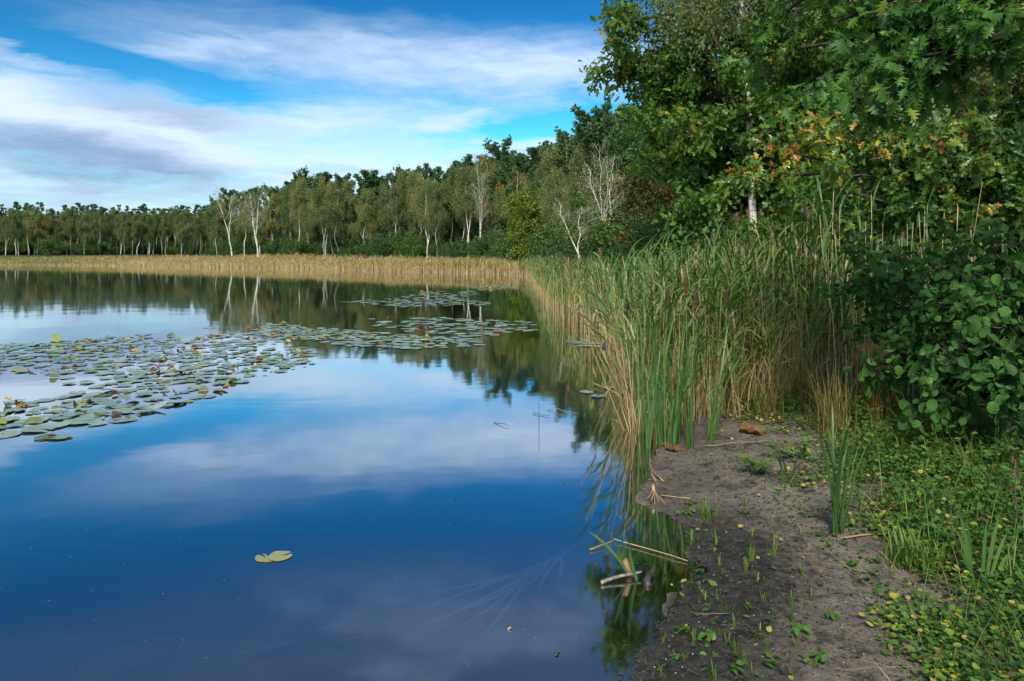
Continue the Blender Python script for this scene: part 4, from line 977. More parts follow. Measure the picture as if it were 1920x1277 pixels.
# ------------------------------------------------------------------ cattails
def make_cattail(seed, n, H, w=.016, spread=.25, name='cattail', lw=1.0, tint=.45, l0=.05):
    rng = rng_(seed); root = thing(name, (0, 0, 0), 'x', 'cattail')
    for i in range(n):
        az = rng.uniform(0, 6.28); b = np.array([[rng.normal(0, .022), rng.normal(0, .022), -.03]])
        mb = MB(); V, Fq, k = ribbons(b, az, H * rng.uniform(.5, 1.05), abs(rng.normal(l0, .08)), abs(rng.normal(spread, spread * .7)), w * rng.uniform(.8, 1.2), 9, 1.7, 'strap', .22, rng.uniform(-.3, .3))
        mb.add(V, Fq, np.clip(rng.normal(tint, .16), 0, 1)); mb.build('leaf', M['typha_leaf'], root)
    return root
def build_cattails():
    rng = rng_(950)
    CL = []
    pr = [make_cattail(951 + i, 9 + i, 1.3, .018, .62) for i in range(4)]; used = set()
    spots = [(1215, 842), (1236, 836), (1258, 842), (1275, 832), (1243, 822), (1206, 815), (1295, 840), (1268, 812), (1182, 745), (1330, 830)]
    for i, (px, py) in enumerate(spots):
        k = i % 4; o = pr[k] if k not in used else copy_tree(pr[k]); kids(pr[k]); used.add(k); p = atg(px, py)
        o.location = tuple(p); o.rotation_euler = (rng.normal(0, .05), rng.normal(0, .05), rng.uniform(0, 6.28)); s = rng.uniform(.62, 1.12); o.scale = (s, s, s)
        CL.append((px, o)); tag(o, 'x', 'cattail', 'cattail clumps at the water corner')
    for i, (_, o) in enumerate(sorted(CL, key=lambda q: q[0])): o['label'] = 'green cattail clump where the reeds meet the water, ' + ('leftmost' if i == 0 else 'rightmost' if i == len(CL) - 1 else 'second third fourth fifth sixth seventh eighth ninth tenth'.split()[i - 1] + ' from the left')
    # brown heads on their own stalks
    mb = MB(); mb.add(*tube([(0, 0, 0), (.01, 0, .8), (0, 0, 1.6)], [.0045, .004, .003], 5), .5)
    hd = MB(); zz = np.array([0, .012, .03, .18, .205, .215]); hd.add(*tube(np.column_stack([0 * zz, 0 * zz, 1.42 + zz]), [.003, .012, .0145, .0145, .011, .003], 9))
    sm = mb.mesh('stalk', M['stem_green']); hm = hd.mesh('head', M['typha_head'])
    for i, (px, py, Y, lb) in enumerate([(1176, 588, 7.9, 'cattail stalk whose brown head is the leftmost of the row'), (1210, 572, 7.4, 'cattail stalk with the second brown head from the left'), (1254, 556, 7.3, 'cattail stalk with a slim head half hidden by leaves'),
            (1286, 540, 7.0, 'cattail stalk with the tallest brown head over the green clump'), (1304, 564, 7.2, 'cattail stalk with a brown head right of the tallest one'), (1361, 560, 7.2, 'cattail stalk whose brown head stands furthest right')]):
        c = atY(px, py, Y); z0 = gz(c[0], Y); k = (c[2] - z0) / 1.525
        t = thing('cattail_stalk', (c[0], Y, z0), lb, 'cattail'); o = obj('stalk', sm, t); o.scale = (1, 1, k); h = obj('head', hm, t); h.location = (0, 0, 1.525 * (k - 1)); 
    # the lone shoot on the path and its pulled roots
    p = atg(1569, 1003); root = make_cattail(970, 15, .86, .022, .50, l0=.13); root.location = tuple(p); root.rotation_euler = (0, R(-4), 1.0); tag(root, 'lone cattail shoot growing on the sandy path', 'cattail')
    mb = MB()
    for i in range(8): mb.add(*tube(limb(rng, (0, 0, .03), (rng.normal(.06, .07), rng.normal(-.03, .05), -.015), .004, .002, 5, .12)[0], .0028, 4))
    mb.build('roots', M['straw'], root)
    mb = MB(); V, Fq, k = ribbons([(0, 0, 0)], 0, .33, 1.35, 1.62, .028, 8, 1, 'strap', .2); mb.add(V, Fq, .35)
    o = mb.build('dry_leaf', M['straw']); o.location = tuple(atg(1578, 1014) + [0, 0, .012]); tag(o, 'tan fallen leaf blade lying at the foot of the lone shoot', 'leaf')
    # shoot lying in the shallows
    p = at(1186, 1078); root = make_cattail(972, 7, .30, .015, .55, 'water_shoot', 1, .6); root.location = (p[0], p[1], .0); root.rotation_euler = (R(8), R(-22), .3); root.scale = (1.25,) * 3; tag(root, 'pale shoot leaning out of the shallow water beside a stick', 'cattail')
    mb = MB(); mb.add(*tube(np.array([(0, 0, -.04), (-.005, 0, .02), (-.012, 0, .09)]), [.014, .017, .012], 8)); mb.build('stem_base', M['straw'], root)
    # iris fans, right foreground
    for (px, py, a, lb) in [(1828, 1103, .35, 'iris fan with upright leaves, left of the pair at the right edge'), (1849, 1108, -.2, 'iris fan leaning right, right of the pair at the right edge')]:
        t = thing('iris', tuple(atg(px, py)), lb, 'iris')
        for j in range(4):
            mb = MB(); V, Fq, k = ribbons([(.012 * (j - 1.5), 0, -.02)], 0 if a < 0 else pi, (.36, .41, .33, .24)[j], .02 + .09 * j, .10 + .17 * j, .019, 7, 1.3, 'strap', .1, R(75)); mb.add(V, Fq, .3 + .1 * j); mb.build('leaf', M['typha_leaf'], t)
    # a drooping broad blade near the path head
    t = thing('cattail', tuple(atg(1478, 905)), 'cattail with broad bent blades left of the lone shoot', 'cattail')
    for j in range(7):
        mb = MB(); V, Fq, k = ribbons([(rng.normal(0, .03), rng.normal(0, .03), 0)], rng.uniform(0, 6.28), rng.uniform(.35, .62), .1, rng.uniform(.3, 2.2), .02, 8, 1.5, 'strap', .15); mb.add(V, Fq, rng.uniform(.2, .6)); mb.build('leaf', M['typha_leaf'], t)
build_cattails()

# ------------------------------------------------------------------ lily pads
def pad_verts(rng, kind):
    n = 20; a = np.linspace(.16, 2 * pi - .16, n); rad = .5 * (1 + .04 * np.sin(a * 5 + rng.uniform(0, 6)) + rng.normal(0, .015, n))
    rings = []
    for f in (.34, .70, .92, 1.0):
        x = np.cos(a) * rad * f * 1.12; y = np.sin(a) * rad * f
        z = .012 * f ** 4 * np.sin(a * 3 + rng.uniform(0, 6)) + (.008 if f == 1 else 0)
        rings.append(np.stack([x, y, z], -1))
    V = np.concatenate([[[0, 0, 0]], *rings])
    if kind == 'curl':          # rim rolled up on one side
        th = rng.uniform(0, 6.28); q = V[:, 0] * cos(th) + V[:, 1] * sin(th); b = np.clip(q - .05, 0, 1)
        V[:, 2] += 1.1 * b ** 1.3; V[:, 0] -= cos(th) * b * .75; V[:, 1] -= sin(th) * b * .75
        b = np.clip(-q - .2, 0, 1); V[:, 2] += .5 * b
    if kind == 'crumple':
        V[:, 2] += .20 * np.abs(fbm(V[:, 0] * 3 + rng.uniform(0, 50), V[:, 1] * 3, 3)) * 2 + .06; V[:, :2] *= .62
        V[:, 2] += .35 * np.clip(np.hypot(V[:, 0], V[:, 1]) - .15, 0, 1)
    Fs = [np.array([[0, 1 + i, 2 + i] for i in range(n - 1)])]
    q = []
    for r_ in range(3):
        for i in range(n - 1): s = 1 + r_ * n + i; q.append([s, s + n, s + n + 1, s + 1])
    return V, Fs + [np.array(q)]
def in_poly(x, y, P):
    P = np.asarray(P, float); ins = np.zeros(len(x), bool)
    for i in range(len(P)):
        a, b = P[i], P[(i + 1) % len(P)]; c = (a[1] > y) != (b[1] > y)
        if a[1] != b[1]: ins ^= c & (x < (b[0] - a[0]) * (y - a[1]) / (b[1] - a[1]) + a[0])
    return ins
def build_pads():
    rng = rng_(1000)
    W = lambda pts: [tuple(at(x, y)[:2]) for x, y in pts]
    fields = [
        (W([(-160, 652), (120, 640), (300, 622), (420, 612), (520, 604), (620, 622), (560, 648), (600, 668), (580, 692), (470, 706), (420, 738), (330, 760), (250, 785), (160, 800), (80, 800), (-160, 812)]), 980, (.115, .225), 'left'),
        (W([(500, 606), (640, 618), (760, 628), (900, 636), (905, 652), (760, 655), (640, 648), (560, 634), (470, 628)]), 260, (.13, .24), 'mid'),
        (W([(690, 598), (820, 596), (1010, 604), (1015, 618), (920, 634), (820, 630), (700, 612)]), 110, (.18, .30), 'mid'),
        (W([(640, 567), (740, 560), (790, 547), (880, 546), (900, 552), (860, 558), (925, 570), (880, 576), (760, 576)]), 170, (.20, .34), 'far'),
        (W([(870, 538), (960, 536), (985, 541), (900, 545)]), 40, (.25, .4), 'far'),
        (W([(1035, 640), (1110, 640), (1140, 652), (1060, 650)]), 12, (.14, .24), 'shore'),
    ]
    protos = {}
    for kd, mt_, n in (('flat', 'pad', 5), ('olive', 'pad_olive', 3), ('curl', 'pad_brown', 4), ('crumple', 'pad_brown', 3), ('ocurl', 'pad_olive', 3)):
        protos[kd] = []
        for i in range(n):
            mb = MB(); V, Fs = pad_verts(rng, {'flat': 'flat', 'olive': 'flat', 'ocurl': 'curl'}.get(kd, kd)); mb.add(V, Fs, .5); protos[kd].append((mb.mesh('lily_pad', M[mt_]), V, Fs))
    allp = []
    for poly, n, (d0, d1), tg in fields:
        P = np.array(poly); got = []; tries = 0
        dens = lambda q: fbm(q[0] * .45 + 3, q[1] * .45, 3)
        while len(got) < n and tries < n * 40:
            tries += 1
            q = np.array([rng.uniform(P[:, 0].min(), P[:, 0].max()), rng.uniform(P[:, 1].min(), P[:, 1].max())])
            if not in_poly(q[:1], q[1:], P)[0]: continue
            if tg == 'left' and dens(q) < rng.uniform(-.24, .12): continue
            d = rng.uniform(d0, d1)
            if got and (np.hypot(*(np.array(got)[:, :2] - q).T) < .30 * (d + np.array(got)[:, 2])).any(): continue
            got.append((q[0], q[1], d))
        for x, y, d in got:
            u = rng.random(); kd = 'flat'
            if tg == 'left': kd = 'flat' if u < .64 else 'olive' if u < .71 else 'ocurl' if u < .79 else 'curl' if u < .87 else 'crumple'
            elif tg != 'shore': kd = 'flat' if u < .86 else 'olive' if u < .96 else 'curl'
            allp.append((x, y, d, kd, tg))
    for px, py, d, kd in ((72, 806, .30, 'flat'), (96, 820, .20, 'crumple'), (112, 821, .2, 'flat'), (84, 822, .17, 'olive'), (160, 790, .34, 'flat'), (232, 788, .26, 'flat'), (8, 816, .28, 'flat'), (6, 790, .22, 'flat'), (1100, 736, .17, 'flat'), (1120, 744, .17, 'flat'), (1140, 728, .15, 'flat')):
        p = at(px, py); allp.append((p[0], p[1], d, kd, 'shore' if px > 900 else 'left'))
    allp.sort(key=lambda a: a[1])
    LB = {'flat': ('flat grey green lily pad floating in the pad field on the left', 'flat lily pads of the left field'), 'olive': ('flat olive lily pad among the grey green ones on the left', 'olive lily pads of the left field'),
          'ocurl': ('olive lily pad with its rim turned up in the left field', 'upturned olive pads of the left field'), 'curl': ('brown withered lily pad rolled up on one side', 'rolled brown lily pads'), 'crumple': ('small crumpled brown lily pad standing off the water', 'crumpled brown lily pads')}
    rest = MB(); allp = [(x, y, d * {'curl': .6, 'crumple': .5, 'ocurl': .75}.get(kd, 1), kd, tg) for x, y, d, kd, tg in allp]
    for i, (x, y, d, kd, tg) in enumerate(allp):
        a = rng.uniform(0, 6.28); zz = .004 + .010 * rng.random(); ti = rng.normal(0, .018, 2) if rng.random() < .85 else rng.normal(0, .13, 2)
        me, V, Fs = protos[kd][rng.integers(len(protos[kd]))]
        if i < 285:
            o = bpy.data.objects.new('lily_pad', me); COL.objects.link(o); o.location = (x, y, zz + d * .4 * np.abs(ti).max()); o.rotation_euler = (ti[0], ti[1], a); o.scale = (d, d, d)
            lb, gp = LB[kd]
            if tg == 'mid': lb, gp = 'lily pad floating in the loose middle field', 'lily pads of the middle field'
            if tg == 'shore': lb, gp = 'small lily pad floating close to the reeds', 'lily pads beside the reeds'
            tag(o, lb, 'lily pad', gp)
        else:
            c, s = cos(a), sin(a); Q = V * d; Q = np.stack([Q[:, 0] * c - Q[:, 1] * s, Q[:, 0] * s + Q[:, 1] * c, Q[:, 2]], -1); Q[:, 2] += Q[:, 0] * ti[0] * .5 + d * .25 * abs(ti[0])
            rest.add(Q + [x, y, zz], Fs, np.clip(rng.normal(.5, .25), 0, 1), {'flat': 0, 'olive': 1, 'ocurl': 1, 'curl': 2, 'crumple': 2}[kd])
    tag(rest.build('distant_lily_pads', [M['pad'], M['pad_olive'], M['pad_brown']]), 'more distant lily pads carpeting the water', 'lily pads', None, 'stuff')
    # the green leaf standing up at the back of the field
    mb = MB(); V, Fs = pad_verts(rng, 'flat'); V = V * .17; mb.add(V, Fs, .6); o = mb.build('lily_pad', M['leaf_lime']); o.location = tuple(at(106, 642) + [0, 0, .09]); o.rotation_euler = (R(68), R(12), .2); tag(o, 'bright green lily leaf standing upright at the back of the pad field', 'lily pad')
    # one sunken pad with its stalk
    t = thing('sunken_lily_pad', tuple(at(509, 1046, .001)), 'lone pale yellow lily pad lying by itself on the blue water', 'lily pad')
    for dx, dy, d, rz in ((-.030, .0, .125, 2.4), (.045, .012, .125, .6)):
        mb = MB(); V, Fs = pad_verts(rng, 'flat'); mb.add(V * d, Fs, .5); o = mb.build('lobe', M['pad_sunken'], t); o.location = (dx, dy, .006 if dx > 0 else 0); o.rotation_euler = (R(3), 0, rz)
    mb = MB(); mb.add(*tube(limb(rng, (-.02, -.03, -.005), (-.21, -.17, -.12), .003, .002, 8, .04)[0], .0035, 5), .3); mb.build('stalk', M['red_leaf'], t)
build_pads()

# ------------------------------------------------------------------ small plants on the bank
def cover_density(x, y):
    """1 where the creeping plants close over the ground"""
    s = shore(x, y); e = .82 + .7 * fbm(x * 1.6 + 4, y * 1.6, 3) + np.interp(y, [2.5, 3.2, 4.2, 5.0, 5.8, 6.4, 7.5], [.15, .12, -.02, .10, .42, .25, -.5])
    return (s - e) / .6
def build_cover():
    rng = rng_(1200)
    n = 330000; x = .8 + 7.7 * rng.random(n) ** 1.5; y = 2.2 + 9.5 * rng.random(n) ** 1.7
    den = cover_density(x, y); k = (rng.random(n) < np.clip(.06 + den, .0, 1) * np.clip(.5 + 2.6 * fbm(x * 2.9, y * 2.9, 4) + .12 * den, .03, 1)) & (den > -.35); k |= (den > -1.3) & (den <= -.2) & (rng.random(n) < .006); x, y, den = x[k], y[k], den[k]
    lift = np.clip(den, 0, 2.2) * (.5 + .9 * fbm(x * 2.6 + 8, y * 2.6, 3)) * .16
    z = ground_z(x, y) + .008 + np.abs(rng.normal(0, .012, len(x))) + np.maximum(lift, 0) * 1.3 * rng.random(len(x))
    N = len(x); fw = rdir(rng, N) * [1, 1, .25]; nr = rdir(rng, N) * .5 + np.array([0, -.12, 1])
    yel = np.clip(.62 - den * .16, .2, .7); tt = np.clip(rng.normal(.34, .15, N) + (rng.random(N) < .24 * np.clip(1.3 - den * .55, .15, 1)) * rng.uniform(.25, .6, N) + .75 * fbm(x * 1.5, y * 1.5, 3), 0, 1)
    mb = MB(); scatter(mb, ROUND, np.column_stack([x, y, z]), fw, nr, rng.uniform(.010, .030, N) * (1 + .25 * (tt > .6)), tt)
    tag(mb.build('creeping_plants', M['cover'], None, False), 'creeping round leaved ground cover, green and yellow, beside the path', 'ground cover', None, 'stuff')
    # loose crumbs, twigs and leaf scraps on the sand
    n = 22000; x = rng.uniform(.2, 4.2, n); y = 2.3 + 5 * rng.random(n) ** 1.2; s = shore(x, y); k = (s > -.04) & (s < 2.4) & (rng.random(n) < np.clip(1.1 - s * .35 + fbm(x * 3, y * 3, 2), .2, 1)); x, y = x[k], y[k]; N = len(x)
    mb = MB(); z = np.maximum(ground_z(x, y), -.01) + .003
    scatter(mb, LANCE, np.column_stack([x, y, z]), rdir(rng, N) * [1, 1, .12], rdir(rng, N) * .3 + [0, 0, 1], rng.uniform(.012, .05, N), rng.uniform(0, 1, N))
    tag(mb.build('litter_scraps', [simple_mat('litter', (.010, .008, .007), (.075, .052, .036), 25)], None, False), 'dark crumbs and leaf scraps strewn on the sand', 'litter', None, 'stuff')
    # shell grit and pebbles
    n = 1500; x = rng.uniform(.3, 3.6, n); y = rng.uniform(2.4, 6.4, n); s = shore(x, y); k = (s > .05) & (s < 1.9); x, y = x[k], y[k]; N = len(x); mb = MB()
    oc = np.array([[1, 0, 0], [-1, 0, 0], [0, 1, 0], [0, -1, 0], [0, 0, .6], [0, 0, -.6]], float) * .5; of = np.array([[0, 2, 4], [2, 1, 4], [1, 3, 4], [3, 0, 4], [2, 0, 5], [1, 2, 5], [3, 1, 5], [0, 3, 5]])
    scatter(mb, (oc, of), np.column_stack([x, y, ground_z(x, y) + .001]), rdir(rng, N), rdir(rng, N) + [0, 0, 1.5], rng.uniform(.003, .011, N))
    tag(mb.build('sand_grit', [simple_mat('grit', (.12, .10, .09), (.42, .38, .33), 40)]), 'tiny pebbles and shell grit in the sand', 'pebbles', None, 'stuff')
    # rough grass under and behind the bushes
    n = 16000; x = rng.uniform(1.5, 8, n); y = rng.uniform(2.6, 10, n); k = (cover_density(x, y) > .55) & (rng.random(n) < .25 + 1.0 * np.clip(fbm(x * 1.2, y * 1.2, 3) + .25, 0, 1)); x, y = x[k], y[k]; N = len(x); mb = MB()
    V, Fq, q = ribbons(np.column_stack([x, y, ground_z(x, y)]), rng.uniform(0, 6.28, N), rng.uniform(.12, .5, N), rng.uniform(.05, .4, N), rng.uniform(.5, 1.9, N), rng.uniform(.003, .007, N), 5)
    mb.add(V, Fq, np.repeat(np.clip(rng.normal(.5, .25, N), 0, 1), q)); tag(mb.build('rough_grass', M['grass'], None, False), 'rough grass growing through the ground cover', 'grass', None, 'stuff')
    n = 5200; x = rng.uniform(1.3, 7, n); y = rng.uniform(2.4, 9, n); k = (cover_density(x, y) > .0) & (rng.random(n) < .35 + 2 * np.clip(fbm(x * 2 + 5, y * 2, 3), -.15, .5)); x, y = x[k], y[k]; N = len(x); mb = MB()
    V, Fq, q = ribbons(np.column_stack([x, y, ground_z(x, y) + .01]), rng.uniform(0, 6.28, N), rng.uniform(.08, .45, N), rng.uniform(.9, 1.5, N), rng.uniform(1.3, 1.75, N), rng.uniform(.002, .007, N), 4)
    mb.add(V, Fq, np.repeat(rng.uniform(0, .75, N), q)); tag(mb.build('dead_grass', M['straw'], None, False), 'dead straw and stems lying between the creeping plants', 'dead grass', None, 'stuff')
    # nettles and low herbs between cover and bushes
    n = 14000; x = rng.uniform(2.0, 8, n); y = rng.uniform(3.6, 11, n); k = cover_density(x, y) > 1.0; x, y = x[k], y[k]; N = len(x); mb = MB()
    z = ground_z(x, y) + rng.uniform(.03, .38, N) * np.clip(cover_density(x, y) / 2.5, .2, 1)
    scatter(mb, OVATE, np.column_stack([x, y, z]), rdir(rng, N) * [1, 1, .4], rdir(rng, N) * .5 + [0, -.2, 1], rng.uniform(.035, .075, N), np.clip(rng.normal(.4, .18, N), 0, 1))
    tag(mb.build('low_herbs', M['leaf_alder'], None, False), 'low green herbs below the alder bush', 'herbs', None, 'stuff')
    n = 420; x = rng.uniform(-3.2, 1.2, n); y = rng.uniform(2.6, 8.5, n); k = shore(x, y) < -.1; x, y = x[k], y[k]; N = len(x); mb = MB()
    scatter(mb, DIAMOND, np.column_stack([x, y, np.full(N, .0015)]), rdir(rng, N) * [1, 1, .01], rdir(rng, N) * .02 + [0, 0, 1], rng.uniform(.003, .009, N))
    tag(mb.build('floating_specks', M['straw'], None, False), 'pale specks drifting on the still water', 'specks', None, 'stuff')
    # moist scum of leaf dust on the water edge
    n = 26000; x = rng.uniform(-.2, 1.5, n); y = rng.uniform(2.4, 6.6, n); s = shore(x, y); k = (ground_z(x, y) < .004) & (s > -.5) & (rng.random(n) < np.exp(s * 10) * np.interp(y, [3, 4, 5], [1, .55, .25]) * np.clip(.5 + 3 * fbm(x * 4, y * 4, 3), 0, 1)); x, y = x[k], y[k]; N = len(x); mb = MB()
    scatter(mb, DIAMOND, np.column_stack([x, y, np.full(N, .002)]), rdir(rng, N) * [1, 1, 0.02], rdir(rng, N) * .05 + [0, 0, 1], .003 + .018 * rng.random(N) ** 2.5)
    tag(mb.build('floating_crumbs', M['black_wood'], None, False), 'dark crumbs floating along the muddy water edge', 'debris', None, 'stuff')
build_cover()

def tuft_mesh(seed, n, L, w, bend=1.2, spread=.02, m='grass', tint=(.5, .15), name='grass_tuft', seg=6):
    rng = rng_(seed); mb = MB()
    V, Fq, k = ribbons(np.column_stack([rng.normal(0, spread, n), rng.normal(0, spread, n), np.full(n, -.01)]), rng.uniform(0, 6.28, n), L * rng.uniform(.5, 1.1, n), np.abs(rng.normal(.15, .15, n)), np.abs(rng.normal(bend, bend * .4, n)), w * rng.uniform(.7, 1.2, n), seg, 1.5)
    mb.add(V, Fq, np.repeat(np.clip(rng.normal(*tint, n), 0, 1), k)); return mb.mesh(name, M[m], False)
def build_tufts():
    rng = rng_(1300)
    me = [tuft_mesh(1301 + i, 5 + 2 * i, .11, .009, .5, .006) for i in range(4)]
    for i, (px, py) in enumerate([(1322, 1125), (1345, 1128), (1362, 1145), (1430, 1128), (1375, 1178), (1482, 1140), (1484, 1166), (1300, 1200), (1425, 1182), (1320, 975), (1340, 1022), (1398, 1070), (1410, 1005), (1450, 1042), (1245, 1205), (1378, 1225), (1240, 1270), (1338, 1275), (1528, 1255), (1296, 1010), (1420, 1090), (1505, 1080), (1460, 980), (1408, 1050), (1490, 1215), (1400, 952), (1352, 1190), (1365, 1205), (1318, 1150), (1330, 1140), (1460, 1110), (1395, 1240), (1285, 1240), (1410, 1262), (1440, 1215), (1520, 1120), (1545, 1085), (1585, 1190), (1600, 1240), (1350, 1060), (1310, 1030), (1440, 985), (1500, 1000), (1535, 1030)]):
        o = obj('grass_tuft', me[i % 4]); o.location = tuple(atg(px, py)); o.rotation_euler = (0, 0, rng.uniform(0, 6.28)); o.scale = (rng.uniform(.6, 1.05) * (1 if i < 26 else .62),) * 3; tag(o, 'small bright grass tuft sprouting from the bare bank', 'grass', 'grass tufts on the bare bank')
    for px, py, s, sd_, lb in [(1330, 976, 1.5, 1321, 'bright rounded grass tuft on the sand beside the bay'), (1692, 1055, 2.1, 1322, 'fine leaved bright green grass tuft right of the lone shoot'), (1743, 1072, 1.7, 1323, 'yellow green grass tuft just right of the fine leaved one'), (1790, 1262, 1.4, 1324, 'grass tuft at the bottom right edge'), (1770, 1205, 1.2, 1325, 'small fresh tuft among yellow leaves at the bottom right')]:
        o = obj('grass_tuft', tuft_mesh(sd_, 60 if s > 1.6 else 26, .12, .006, 1.0, .02)); o.location = tuple(atg(px, py)); o.scale = (s,) * 3; tag(o, lb, 'grass')
    for px, py, L, n, t_, lb in [(1560, 815, .75, 130, .62, 'large brownish sedge clump at the head of the path'), (1725, 850, .55, 90, .45, 'arching sedge clump under the alder bush'), (1640, 800, .6, 80, .7, 'dry sedge clump left of the alder bush'), (1835, 925, .5, 55, .35, 'grass clump with long blades at the right edge'), (1700, 880, .36, 22, .3, 'narrow upright grass clump in the ground cover'), (1510, 770, .8, 90, .7, 'straw coloured sedge clump before the reeds'), (1440, 790, .7, 60, .55, 'green sedge clump beside the dead brown leaf')]:
        o = obj('sedge_clump', tuft_mesh(int(px), n, L, .007, 1.1, .07, 'sedge', (t_, .2), 'sedge_clump', 7)); o.location = tuple(atg(px, py)); tag(o, lb, 'sedge')
    # two-leaved seedlings
    for i in range(3):
        pass
    mb = MB(); n = 9; scatter(mb, OVATE, np.column_stack([rng.normal(0, .02, n), rng.normal(0, .02, n), rng.uniform(.005, .04, n)]), rdir(rng, n) * [1, 1, .3], np.tile([0, 0, 1.], (n, 1)) + rdir(rng, n) * .3, rng.uniform(.025, .05, n), rng.uniform(.3, .6, n)); sme = mb.mesh('seedling', M['cover'])
    for i, (px, py) in enumerate([(1310, 1080), (1396, 966), (1400, 1142), (1280, 1192), (1420, 1200), (1600, 1065), (1640, 1060), (1380, 1262), (1540, 1245), (1440, 1250), (1290, 966), (1536, 1100), (1330, 1205), (1500, 1190), (1268, 1240), (1560, 1160)]):
        o = obj('seedling', sme); o.location = tuple(atg(px, py)); o.rotation_euler = (0, 0, rng.uniform(0, 6.28)); o.scale = (rng.uniform(.6, 1.1),) * 3; tag(o, 'low green seedling on the sandy bank', 'seedling', 'seedlings on the bank')
    # leafy herb at the head of the path
    def herb(px, py, H, n, tpl, size, m, lb, name, cat, spread=.05, stem='twig', lean=0.0, rz=0, droop=.0):
        t = thing(name, tuple(atg(px, py)), lb, cat, rz=rz); st = MB(); lf = MB()
        for q in range(max(1, int(n / 14))):
            P, r = limb(rng, (rng.normal(0, .01), rng.normal(0, .01), -.02), (rng.normal(lean * H, spread), rng.normal(0, spread), H * rng.uniform(.75, 1)), .004, .002, 6, .04); st.add(*tube(P, r, 5))
            k = min(n, 16); pp, d = along(rng, [(P, r)], k, .2); scatter(lf, tpl, pp, rdir(rng, k) * [1, 1, .3] + [0, 0, .25 - droop], rdir(rng, k) * .3 + [0, 0, 1], size * rng.uniform(.6, 1.1, k), rng.uniform(.2, .8, k))
        st.build('stem', M[stem], t); lf.build('leaves', M[m], t, False); return t
    herb(1425, 885, .17, 56, LANCE, .11, 'grass', 'light green leafy herb at the head of the path', 'leafy_herb', 'herb', .09, 'stem_green')
    herb(1500, 860, .2, 56, OVATE, .07, 'cover', 'low herb with toothed leaves before the sedge clump', 'leafy_herb', 'herb', .12, 'stem_green')
    herb(1735, 790, .55, 28, LANCE, .12, 'willow', 'pale willow sprig arching in front of the alder', 'willow_sprig', 'willow', .05, 'stem_green', -.5)
    for px, py, H, lb in [(1536, 800, .75, 'loosestrife with reddish leaves left of the sedge clump'), (1555, 770, .8, 'red leaved loosestrife standing in the reeds'), (1648, 880, .62, 'loosestrife stem with purple leaves above the ground cover'), (1795, 1085, .5, 'dark stemmed loosestrife with wine red leaves left of the iris'), (1838, 1095, .42, 'thin loosestrife with wine red leaves between the iris fans'), (1910, 1030, .55, 'loosestrife with reddish leaves at the right edge'), (1510, 815, .6, 'short reddish loosestrife beside the lone shoot'), (1585, 745, .75, 'loosestrife with dull red leaves behind the sedge')]:
        herb(px, py, H, 15, LANCE, .06, 'red_leaf', lb, 'loosestrife', 'loosestrife', .03)
build_tufts()

